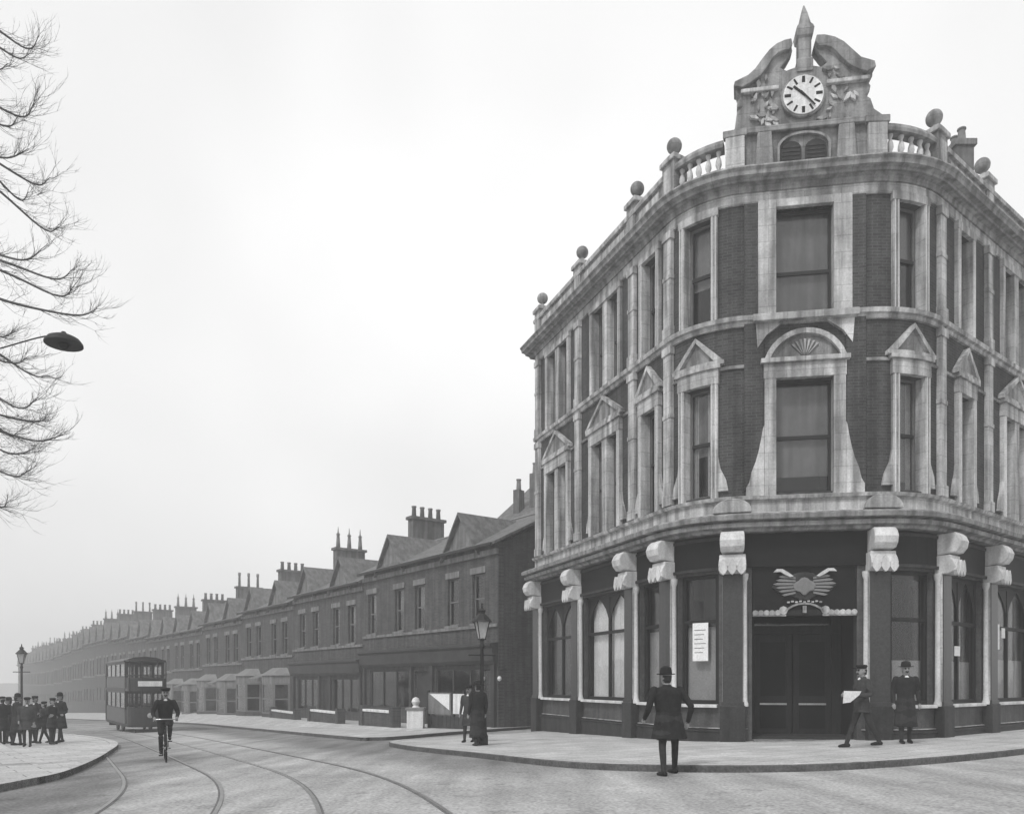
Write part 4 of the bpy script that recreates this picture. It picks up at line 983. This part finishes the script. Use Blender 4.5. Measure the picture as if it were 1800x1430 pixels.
# ================================================================== THE BARE TREE AT THE LEFT
def tree():
    base = Vector((-11.9, 15.2, 0)); base.z = gz(base.x, base.y) + .1
    t = empty('bare_tree', base, 0, 'bare winter tree whose drooping branches reach in at the left edge', 'tree')
    r = random.Random(21)
    tr = [Vector((0, 0, -.3)), Vector((.03, .05, 1.5)), Vector((-.05, .1, 4)), Vector((.1, 0, 7)), Vector((0, .15, 10)), Vector((.15, .1, 12.5)), Vector((.1, .2, 14.8))]
    tc_ = catmull(tr, 5); m = MB(); m.tube(tc_, [.34 * (1 - .93 * (i / (len(tc_) - 1)) ** .9) + .015 for i in range(len(tc_))], 10)
    m.build('trunk', 'bark', t, smooth=True)
    limbs = MB(); twigs = MB(); n_tw = 0
    def twig(p, d, L, rad, depth):
        nonlocal n_tw
        n = 4 if depth else 5; pts = [p]; dd = d.copy()
        for k in range(n):
            dd = (dd + Vector((r.uniform(-.25, .25), r.uniform(-.25, .25), r.uniform(-.12, .3) + (.06 if depth else -.02)))).normalized()
            pts.append(pts[-1] + dd * (L / n))
        twigs.tube(pts, [rad * (1 - .8 * k / n) for k in range(n + 1)], 4); n_tw += 1
        if depth < 2:
            for k in range(3 if depth == 0 else 2):
                i = r.randint(1, n - 1); a = (pts[i + 1] - pts[i]).normalized()
                nd = (a + Vector((r.uniform(-.7, .7), r.uniform(-.7, .7), r.uniform(-.45, .6)))).normalized()
                twig(pts[i], nd, L * r.uniform(.4, .65), rad * .6, depth + 1)
    # limbs: (height on trunk, tip column, tip row, tip depth)
    tips = [(6.3, 190, 549, 15.0), (8.4, 100, 318, 15.6), (7.2, 146, 473, 14.2), (11.2, 80, 70, 15.3), (9.8, 72, 188, 14.6), (6.0, 60, 630, 14.3), (5.2, 118, 775, 15.8), (4.8, 62, 835, 14.6), (6.6, 105, 668, 16.4),
            (7.8, 120, 400, 16.2), (5.6, 80, 705, 13.6), (4.5, 20, 880, 15.2), (8.8, 60, 270, 13.8), (10.4, 20, 120, 16), (5.0, 40, 760, 16.6)]
    tips += [(0, 150, 505, 14.8), (0, 60, 345, 16.3), (0, 90, 445, 13.9), (0, 35, 590, 15.5), (0, 70, 800, 15.4), (0, 95, 735, 14.9), (0, 40, 215, 15.0), (0, 60, 100, 15.8)]
    for _, px_, py_, dep in tips:
        e = at(px_ * .93 - 5, py_, dep) - base; dr = r.uniform(.5, 1.5); hz = min(14.3, e.z + dr * .75); s_ = Vector((.05, .08, hz))
        k1 = s_.lerp(e, .28); k1.z = hz + .12; k2 = s_.lerp(e, .62); k2.z = e.z + dr * .34; k3 = s_.lerp(e, .88); k3.z = e.z - .02
        for q in (k1, k2, k3): q.y += r.uniform(-.2, .2); q.z += r.uniform(-.06, .06)
        pts = catmull([s_, k1, k2, k3, e + Vector((0, 0, r.uniform(.02, .12)))], 7); n = len(pts)
        limbs.tube(pts, [.034 * (1 - i / (n - 1)) ** .8 + .004 for i in range(n)], 6)
        for i in range(3, n):
            if r.random() < .66:
                a = (pts[min(i + 1, n - 1)] - pts[i - 1]).normalized()
                for q in range(2 if i < n - 3 else 1):
                    nd = (a * 1.3 + Vector((r.uniform(-.2, .5), r.uniform(-.7, .7), r.uniform(-.75, .35)))).normalized()
                    twig(pts[i], nd, r.uniform(.45, 1.1) * (1 - .4 * i / n),   .0048, 0)
    for k in range(16):      # limbs on the sides away from the picture
        hz = r.uniform(4, 13.5); an = r.uniform(R(100), R(300)); L_ = r.uniform(2.5, 4.5) * (1 - hz / 26)
        e = Vector((math.cos(an) * L_, math.sin(an) * L_, hz + r.uniform(.5, 2))); s_ = Vector((.05, .08, hz))
        pts = catmull([s_, s_.lerp(e, .4) + Vector((0, 0, .8)), e], 6); n = len(pts); limbs.tube(pts, [.07 * (1 - i / (n - 1)) ** .8 + .008 for i in range(n)], 6)
        for i in range(4, n): twig(pts[i], Vector((r.uniform(-1, 1), r.uniform(-1, 1), r.uniform(-.3, .8))).normalized(), r.uniform(.6, 1.1), .011, 0)
    limbs.build('limbs', 'bark', t, smooth=True)
    tag(twigs.build('twigs', 'bark', t), kind='stuff')
tree()

# ================================================================== THE TRAM
def tram():
    i0 = min(range(len(T2C)), key=lambda i: abs(T2C[i].y - 47.5)); c = T2C[i0]; d = (T2C[i0 - 1] - T2C[i0 + 1]).normalized()   # x points at the camera end
    t = empty('tram', (c.x, c.y, gz(c.x, c.y) + .02), math.atan2(d.y, d.x), 'dark double-deck tram with open end balconies coming down the street', 'tram')
    L, Wd = 4.2, 1.02; LP = 4.2    # half saloon length, half width, platform end
    S = 3.4
    m = MB(); m.box(-S, S, -Wd, Wd, .55, 1.35); m.build('rocker_panel', 'tram_pale', t, bevel=.03)
    m = MB(); m.box(-S, S, -Wd + .03, Wd - .03, .4, .55); m.build('underframe', 'iron', t)
    for sg in (-1, 1):      # side windows, lower and upper saloon
        for z0, z1, hl_ in ((1.35, 2.35, S), (3.1, 3.95, S)):
            n = 4; hs_ = [(-hl_ + .1 + (2 * hl_ - .1) * k / n, -hl_ + (2 * hl_ - .1) * (k + 1) / n, z0 + .08, z1 - .1) for k in range(n)]
            Ms = lambda a, o, z, sg=sg: Vector((a, sg * (Wd + o), z))
            f = MB(Ms).wall([-hl_, hl_], [z0 + .002, z1], hs_, -.07, -.004).build('window_side', 'tram_dark', t)
            for h_ in hs_: MB(Ms).box(h_[0], h_[1], -.045, -.035, h_[2], h_[3]).build('pane', 'glass', f)
    for ex in (-1, 1):      # ends of the saloons
        for z0, z1 in ((.6, 2.35), (2.5, 3.95)):
            Me = lambda a, o, z, ex=ex: Vector((ex * (S + o), a, z))
            f = MB(Me).wall([-Wd + .08, Wd - .08], [z0, z1], [(-.36, .36, z0 + .06, z1 - .15), (-.86, -.5, z1 - .9, z1 - .15), (.5, .86, z1 - .9, z1 - .15)], -.07, -.005).build('bulkhead', 'tram_dark', t)
            for a_, b_ in ((-.86, -.5), (.5, .86)): MB(Me).box(a_, b_, -.045, -.035, z1 - .9, z1 - .15).build('pane', 'glass', f)
        # platform, rounded dash and the balcony above
        def arc(r, z0, z1, th, name, material):
            m = MB(); pts = []
            for k in range(13):
                a = -math.pi / 2 + math.pi * k / 12; pts.append((ex * (S + .55 + 1.0 * math.cos(a) * r), 1.0 * math.sin(a) * r))
            inner = [(x - ex * 0 + (-ex * th * math.cos(-math.pi / 2 + math.pi * k / 12)), y - th * math.sin(-math.pi / 2 + math.pi * k / 12)) for k, (x, y) in enumerate(pts)]
            m.prism(pts + inner[::-1], z0, z1); return m.build(name, material, t)
        pts = [(ex * (S + .01), -Wd + .02)] + [(ex * (S + .55 + math.cos(-math.pi / 2 + math.pi * k / 12)), .98 * math.sin(-math.pi / 2 + math.pi * k / 12)) for k in range(13)] + [(ex * (S + .01), Wd - .02)]
        MB().prism(pts, .42, .55).build('platform', 'wood_dark', t); MB().prism(pts, 2.36, 2.5).build('balcony_floor', 'tram_dark', t)
        MB().prism(pts, 3.97, 4.05).build('balcony_canopy', 'tram_dark', t)
        arc(1.0, .5, 1.5, .05, 'dash_panel', 'tram_dark'); arc(1.0, 2.5, 3.05, .04, 'balcony_panel', 'tram_pale' if ex < 0 else 'tram_dark')
        arc(1.02, 3.2, 3.25, .04, 'balcony_rail', 'iron')
        for a in (-1.15, -.4, .4, 1.15): MB().tube([(ex * (S + .55 + math.cos(a)), math.sin(a), 1.5), (ex * (S + .55 + math.cos(a)), math.sin(a), 3.97)], .03).build('stanchion', 'iron', t)
        MB().lathe((ex * (S + 1.56), 0, 1.05), [(.14, -.03), (.14, .05), (.06, .08)], 14, Matrix.Rotation(ex * math.pi / 2, 3, 'Y')).build('headlamp', 'enamel', t)
        MB().box(ex * (S + 1.58) - .02, ex * (S + 1.58) + .02, -.6, .6, 2.62, 2.9).build('destination_board', 'white_paint', t)
        m = MB()
        for k in range(7): m.prism([(ex * (S + .2 + .12 * k) - .12, -.9), (ex * (S + .2 + .12 * k) + .12, -.9), (ex * (S + .2 + .12 * k) + .12, -.35), (ex * (S + .2 + .12 * k) - .12, -.35)], .8 + k * .24, .84 + k * .24)
        m.build('stair', 'iron', t)
        MB().box(ex * (S + 1.2) - .05, ex * (S + 1.2) + .05, -.7, .7, .12, .3).build('lifeguard', 'wood_dark', t)
    m = MB(); m.box(-S, S, -Wd, Wd, 2.36, 2.5); m.build('deck_floor', 'tram_dark', t)
    m = MB(); m.box(-S, S, -Wd, Wd, 2.505, 3.1); m.build('upper_panel', 'tram_pale', t, bevel=.02)
    m = MB(); m.M = lambda a, o, z: Vector((a, o, z)); m.sweep([(-Wd - .06, 3.95), (-Wd - .06, 4.02), (-.6, 4.2), (0, 4.26), (.6, 4.2), (Wd + .06, 4.02), (Wd + .06, 3.95)], -S - .1, S + .1); m.build('roof', 'tram_dark', t)
    for x in (-.95, .95):
        for y in (-.72, .72):
            MB().lathe((x, y, .4), [(.38, -.05), (.4, -.05), (.4, .05), (.34, .05)], 20, Matrix.Rotation(math.pi / 2, 3, 'X')).build('wheel', 'iron', t)
tram()

# ================================================================== PEOPLE
def ico(c, r, sc=(1, 1, 1), n=10):
    pts = []; 
    m = MB(); m.lathe((0, 0, 0), [(r * math.sin(math.pi * (k + .2) / (n + .4 - 0)), -r * math.cos(math.pi * (k + .2) / (n + .4))) for k in range(n + 1)], 12)
    m.v = [Vector((v.x * sc[0], v.y * sc[1], v.z * sc[2])) + Vector(c) for v in m.v]; return m
def loft(rings, n=16):
    """rings of (cx, cy, z, rx, ry)"""
    m = MB(); idx = []
    for cx, cy, z, rx, ry in rings: idx.append(m.add([(cx + rx * math.cos(2 * math.pi * k / n), cy + ry * math.sin(2 * math.pi * k / n), z) for k in range(n)]))
    for a, b in zip(idx[:-1], idx[1:]):
        for j in range(n): m.f.append((a + j, a + (j + 1) % n, b + (j + 1) % n, b + j))
    m.f.append(tuple(idx[0] + j for j in reversed(range(n)))); m.f.append(tuple(idx[-1] + j for j in range(n))); return m
def limb(pts, rad):
    P = catmull(pts, 4); n = len(P); k = len(rad) - 1; rr = []
    for i in range(n):
        t = i / (n - 1) * k; a = int(min(t, k - 1)); rr.append(rad[a] + (rad[a + 1] - rad[a]) * (t - a))
    m = MB(); m.tube(P, rr, 10)
    for p, r in ((P[0], rr[0]), (P[-1], rr[-1])):
        b = ico(p, r); off = len(m.v); m.v += b.v; m.uv += b.uv; m.f += [tuple(i + off for i in f) for f in b.f]
    return m
MATN = {'skin': 0, 'coat': 1, 'trouser': 2, 'shoe': 3, 'hair': 4, 'shirt': 5}
def person(loc, face, label, group=None, H=1.72, coat='coat_black', coat_len=.52, flare=1.12, stride=.0, hat='cap', arms=None, lean=0, skirt=False, seat=None, vox=.013, bulk=1.0, trouser='trouser', spread=.1):
    """local frame: y forward, x to the person's right. One continuous body; hat is a child. arms: ((elbow),(hand)) for right and left"""
    k = H / 1.72
    root = empty('person', loc, face, label, 'person', group)
    prim = []
    hip = Vector((0, 0, .9)); ln = lean
    def up(z): return Vector((0, (z - .9) * ln, 0))
    sy = lambda z: (z - .9) * ln
    # torso and coat
    b = bulk
    prim.append((loft([(0, sy(.9), .86, .165 * b, .115 * b), (0, sy(1.02), 1.02, .155 * b, .11 * b), (0, sy(1.2), 1.2, .175 * b, .12 * b), (0, sy(1.34), 1.34, .195 * b, .115 * b), (0, sy(1.42), 1.42, .17 * b, .095 * b), (0, sy(1.47), 1.47, .075, .075)]), 'coat'))
    if skirt: cl = .1
    else: cl = coat_len
    if seat is None and cl < .9:
        z0 = cl; prim.append((loft([(0, sy(z0) * .3, z0, .2 * b * flare, .16 * b * flare), (0, 0, z0 + (1 - z0) * .5, .18 * b * (1 + (flare - 1) * .5), .135 * b * (1 + (flare - 1) * .5)), (0, sy(1.0), 1.03, .158 * b, .113 * b)]), 'coat'))
    # collar, neck, head
    hy = sy(1.55) + .015
    prim.append((limb([(0, sy(1.42), 1.42), (0, hy - .01, 1.52)], [.062, .055]), 'skin'))
    prim.append((loft([(0, sy(1.43), 1.42, .09, .085), (0, sy(1.48) - .012, 1.49, .068, .066)]), 'coat')); prim.append((ico((0, sy(1.44) + .075, 1.445), .019, (1, .6, 1.2), 6), 'shirt'))
    hm = loft([(0, hy + .02, 1.495, .03, .035), (0, hy + .03, 1.52, .052, .062), (0, hy + .02, 1.56, .066, .083), (0, hy + .012, 1.61, .073, .092), (0, hy + .005, 1.66, .075, .097), (0, hy, 1.69, .062, .083), (0, hy, 1.715, .03, .04)])
    prim.append((hm, 'skin'))
    prim.append((limb([(0, hy + .1, 1.62), (0, hy + .12, 1.585)], [.011, .017]), 'skin'))
    for sx in (-1, 1):
        prim.append((ico((sx * .077, hy, 1.6), .026, (.5, .9, 1.2), 6), 'skin')); prim.append((ico((sx * .03, hy + .1, 1.62), .011, (1.3, .6, .8), 5), 'hair'))
    prim.append((limb([(-.02, hy + .1, 1.553), (.02, hy + .1, 1.553)], [.009, .009]), 'hair'))
    prim.append((loft([(0, hy - .045, 1.525, .056, .05), (0, hy - .04, 1.56, .07, .068), (0, hy - .032, 1.62, .081, .082), (0, hy - .015, 1.68, .079, .094), (0, hy - .01, 1.725, .03, .04)]), 'hair'))
    # legs
    for sx in (-1, 1):
        hp = Vector((sx * .095, sy(.9), .9)); s_ = stride * sx
        if seat:      # pedalling
            kn, an = Vector((sx * .1, seat[0 if sx > 0 else 1][0], seat[0 if sx > 0 else 1][1])), Vector((sx * .1, seat[0 if sx > 0 else 1][2], seat[0 if sx > 0 else 1][3]))
        else:
            kn = Vector((sx * (.04 + spread * .6), s_ * .45 + .03 * abs(stride) * 2, .49)); an = Vector((sx * spread, s_ - (.02 if s_ < 0 else 0), .09 + (.05 if s_ < -.2 else 0)))
        prim.append((limb([hp, hp.lerp(kn, .5), kn, kn.lerp(an, .4), an], [.092 * b, .085, .062, .058, .045]), 'trouser' if not skirt else 'coat'))
        prim.append((limb([an + Vector((0, -.04, -.05)), an + Vector((0, .08, -.055)), an + Vector((0, .17, -.066))], [.043, .042, .03]), 'shoe'))
    # arms and hands with five fingers
    arms = arms or (((.25, -.03, 1.12), (.26, .06, .86)), ((-.25, -.03, 1.12), (-.26, .06, .86)))
    for (el, hn), sx in zip(arms, (1, -1)):
        sh_ = Vector((sx * .175 * b, sy(1.38), 1.385)); el, hn = Vector(el), Vector(hn)
        prim.append((limb([sh_, sh_.lerp(el, .5) + Vector((sx * .01, 0, 0)), el, el.lerp(hn, .5), hn], [.068 * min(b, 1.2), .062, .053, .047, .038]), 'coat'))
        d = (hn - el).normalized(); side = d.cross(Vector((sx, 0.001, 0))).normalized()
        palm = hn + d * .075
        prim.append((limb([hn, hn + d * .04, palm], [.03, .037, .036]), 'skin'))
        for q, (off, ln_) in enumerate(((-.03, .06), (-.01, .075), (.011, .07), (.031, .052))):
            f0 = palm + side * off; prim.append((limb([f0, f0 + d * ln_ * .55, f0 + d * ln_ * .85 + Vector((-sx * .022, 0, 0))], [.0105, .0095, .008]), 'skin'))
        f0 = hn + d * .025 - side * .03; prim.append((limb([f0, f0 - side * .025 + d * .03, f0 - side * .03 + d * .055], [.012, .011, .009]), 'skin'))
    V, Fc, tags = [], [], []
    for m, tg in prim:
        off = len(V); V += [tuple(v * k) for v in m.v]; tags += [tg] * len(m.v); Fc += [tuple(i + off for i in f) for f in m.f]
    me = bpy.data.meshes.new('body_raw'); me.from_pydata(V, [], Fc)
    bm = bmesh.new(); bm.from_mesh(me); bmesh.ops.recalc_face_normals(bm, faces=bm.faces); bm.to_mesh(me); bm.free()
    tmp = bpy.data.objects.new('tmp', me); COL.objects.link(tmp)
    rm = tmp.modifiers.new('r', 'REMESH'); rm.mode = 'VOXEL'; rm.voxel_size = vox
    sm_ = tmp.modifiers.new('s', 'SMOOTH'); sm_.factor = .5; sm_.iterations = 2
    dg = bpy.context.evaluated_depsgraph_get(); ev = tmp.evaluated_get(dg); out = bpy.data.meshes.new_from_object(ev); out.name = 'body'
    bpy.data.objects.remove(tmp); bpy.data.meshes.remove(me)
    kd = kdtree.KDTree(len(V))
    for i, v in enumerate(V): kd.insert(v, i)
    kd.balance()
    out.materials.clear()
    for nm in ('skin', coat, coat if skirt else trouser, 'shoe', 'hair', 'linen'): out.materials.append(MATS[nm])
    for p in out.polygons: p.material_index = MATN[tags[kd.find(p.center)[1]]]
    out.shade_smooth()
    link_mesh('body', out, root)
    # hat
    hc = (0, hy * k, 1.655 * k)
    if hat == 'cap':
        m = MB(); m.lathe(hc, [(.088 * k, 0), (.1 * k, .03), (.115 * k, .055), (.1 * k, .085), (.03 * k, .095)], 18); o = m.build('flat_cap', 'hat', root, smooth=True)
        MB().box(-.07 * k, .07 * k, -(hy + .17) * k, -(hy + .07) * k, 1.655 * k, 1.67 * k).build('peak', 'hat', o)
    elif hat == 'bowler':
        m = MB(); m.lathe(hc, [(.09 * k, 0), (.15 * k, .005), (.155 * k, .02), (.1 * k, .02), (.098 * k, .07), (.085 * k, .12), (.04 * k, .145), (.01, .15)], 20); m.build('bowler_hat', 'hat', root, smooth=True)
    elif hat == 'brim':
        m = MB(); m.lathe(hc, [(.09 * k, 0), (.19 * k, .0), (.195 * k, .015), (.11 * k, .03), (.105 * k, .1), (.08 * k, .125), (.01, .13)], 20); m.build('brimmed_hat', 'hat', root, smooth=True)
    return root
def pg(px_, Y, kerb=True):
    p = gp(px_, Y); p.z += .125 if kerb else .0; return p
# the man in the broad dark coat, walking off the kerb with his back to us
p = pg(1176, 13.35, False)
person(p, R(22), 'broad man in a dark flared overcoat stepping off the kerb, back turned', H=1.74, coat='coat_black', coat_len=.6, flare=1.12, stride=.15, spread=.21, hat='bowler', bulk=1.42, vox=.012,
       arms=(((.37, -.1, 1.12), (.36, -.02, .87)), ((-.36, .05, 1.1), (-.32, .24, .93))), lean=.12)
# boy with the white apron or paper by the entrance, and the dark figure by the pillar
p = pg(1516, 17.4)
boy = person(p, R(100), 'person in cap striding past the entrance holding a white sheet of paper', H=1.78, coat='coat_grey', coat_len=.74, flare=1.05, stride=.3, hat='cap', vox=.012,
       arms=(((.26, .02, 1.12), (.16, .3, 1.1)), ((-.26, -.02, 1.12), (-.12, .3, 1.08))))
m = MB(); i = m.add([(-.17, .36, 1.02), (.2, .37, 1.18), (.19, .34, 1.24), (-.18, .33, 1.25), (-.2, .38, 1.02), (-.17, .37, 1.01)])
sheet = MB(); sheet.poly([(-.26, .98), (-.08, 1.0), (.12, 1.16), (.16, 1.24), (-.26, 1.25)], 0, .006)
so = sheet.build('paper_sheet', 'paper'); tag(so, 'white sheet of paper held by the person striding past the entrance', 'paper')
so.location = p + Vector((-.34, -.14, 0)); so.rotation_euler = (R(8), 0, R(12))
p = pg(1592, 18.6)
person(p, R(170), 'dark figure in a long coat standing by the pillar right of the entrance', H=1.84, coat='coat_black', coat_len=.36, flare=1.1, stride=.06, hat='bowler', vox=.014, bulk=1.12)
# two people by the lamp post
p = pg(824, 23.2); person(p, R(160), 'person in dark clothes waiting just left of the lamp post', H=1.62, coat='coat_grey', coat_len=.5, stride=.1, hat='cap', vox=.016, bulk=1.05)
p = pg(840, 21.2); person(p, R(30), 'person in a long black coat standing in front of the lamp post', H=1.66, coat='coat_black', coat_len=.22, flare=1.15, stride=.05, hat='brim', vox=.016, bulk=1.12)
# group at the left kerb
grp = [(4, 28.0, 60, 1.66, 'cap', 'coat_black', .5, 'leftmost person of the group on the left pavement, cut by the picture edge'), (30, 27.2, -40, 1.7, 'bowler', 'coat_black', .45, 'person in a bowler hat, second from left in the group on the pavement'),
       (48, 26.0, 200, 1.58, 'cap', 'coat_grey', .6, 'person standing nearest us in the group on the left pavement'), (78, 28.0, 90, 1.45, 'cap', 'coat_grey', .7, 'smaller child striding in the group on the left pavement'),
       (16, 29.0, 120, 1.62, 'brim', 'coat_grey', .3, 'person in a brimmed hat at the back left of the group on the pavement'), (62, 29.2, 170, 1.68, 'cap', 'coat_black', .5, 'person at the back middle of the group, half hidden by the others'),
       (92, 27.4, -100, 1.56, 'cap', 'coat_black', .6, 'person beside the tall rightmost one in the group on the pavement'),
       (106, 28.9, 150, 1.74, 'bowler', 'coat_black', .5, 'tall rightmost person of the group on the left pavement')]
rg = random.Random(5)
for px_, Y, f, H, hat, coat, cl, lab in grp:
    person(pg(px_, Y), R(f), lab, 'group on the left pavement', H=H, coat=coat, coat_len=cl, stride=.25 if 'striding' in lab else rg.uniform(-.12, .18), hat=hat, vox=.018, bulk=rg.uniform(1.0, 1.25), flare=rg.uniform(1.05, 1.3),
           arms=(((.27, rg.uniform(-.1, .05), 1.12), (.22, rg.uniform(.0, .25), rg.uniform(.86, 1.1))), ((-.27, rg.uniform(-.1, .05), 1.12), (-.22, rg.uniform(0, .25), rg.uniform(.86, 1.15)))))

# the cyclist
def bicycle(loc, face):
    b = empty('bicycle', loc, face, 'upright roadster bicycle ridden towards us down the street', 'bicycle')
    for y, nm in ((-.52, 'wheel'), (.52, 'wheel')):
        w_ = MB().tube([(0, y + .335 * math.cos(2 * math.pi * k / 28), .35 + .335 * math.sin(2 * math.pi * k / 28)) for k in range(28)], .018, 6, closed=True).build(nm, 'rubber', b)
        m = MB()
        for k in range(12): m.tube([(0, y, .35), (0, y + .33 * math.cos(2 * math.pi * k / 12), .35 + .33 * math.sin(2 * math.pi * k / 12))], .003, 4)
        m.lathe((0, y, .35), [(.03, -.05), (.03, .05)], 8, Matrix.Rotation(math.pi / 2, 3, 'Y')); m.build('spokes', 'chrome', w_)
    m = MB(); m.tube([(0, -.52, .35), (0, -.1, .3)], .012); m.tube([(0, -.1, .3), (0, -.22, .85)], .015); m.tube([(0, -.2, .8), (0, .32, .84)], .015); m.tube([(0, -.1, .3), (0, .34, .74)], .016); m.tube([(0, -.52, .35), (0, -.2, .8)], .01)
    m.build('frame', 'iron', b); MB().tube([(0, .52, .35), (0, .38, .62), (0, .32, .98)], .015).build('fork', 'iron', b)
    MB().tube(catmull([(-.27, .12, .98), (-.24, .26, 1.02), (0, .34, 1.03), (.24, .26, 1.02), (.27, .12, .98)], 5), .013).build('handlebar', 'chrome', b)
    MB().lathe((0, -.24, .86), [(.05, 0), (.1, .02), (.1, .05), (.04, .06)], 12).build('saddle', 'shoe', b)
    m = MB(); m.tube([(-.12, -.1, .3), (.12, -.1, .3)], .012); m.tube([(.06, -.1, .3), (.06, -.1, .13)], .01); m.tube([(-.06, -.1, .3), (-.06, -.1, .47)], .01); m.build('crank', 'iron', b)
    for x, z in ((.1, .13), (-.1, .47)): MB().box(x - .05, x + .05, .06, .14, z - .012, z + .012).build('pedal', 'rubber', b)
p = gp(291, 19.4)
bf = R(205)
bicycle(p, bf)
pr_ = person((p.x, p.y, p.z), bf, 'cyclist in a dark jacket and cap riding towards us down the street', H=1.72, coat='coat_black', coat_len=.95, hat='cap', lean=.2, vox=.013, bulk=1.02,
       seat=((.12, .56, -.05, .21), (.2, .82, -.02, .55)), arms=(((.28, .16, 1.13), (.25, .36, 1.02)), ((-.28, .16, 1.13), (-.25, .36, 1.02))))
off = Matrix.Rotation(bf, 3, 'Z') @ Vector((0, -.2, .04)); pr_.location = p + off

# ================================================================== HAZE
hz = MB().prism([(-320, -30), (110, -30), (110, 300), (-320, 300)], -9, 21.5)
me = hz.mesh('haze', 'paper'); me.materials.clear()
hm = bpy.data.materials.new('haze'); hm.use_nodes = True; n = hm.node_tree; n.nodes.clear()
o_ = n.nodes.new('ShaderNodeOutputMaterial'); v_ = n.nodes.new('ShaderNodeVolumePrincipled'); v_.inputs['Color'].default_value = (.86, .86, .86, 1); v_.inputs['Density'].default_value = .0031; v_.inputs['Anisotropy'].default_value = .2
n.links.new(v_.outputs[0], o_.inputs['Volume']); me.materials.append(hm)
tag(link_mesh('haze', me), kind='stuff')
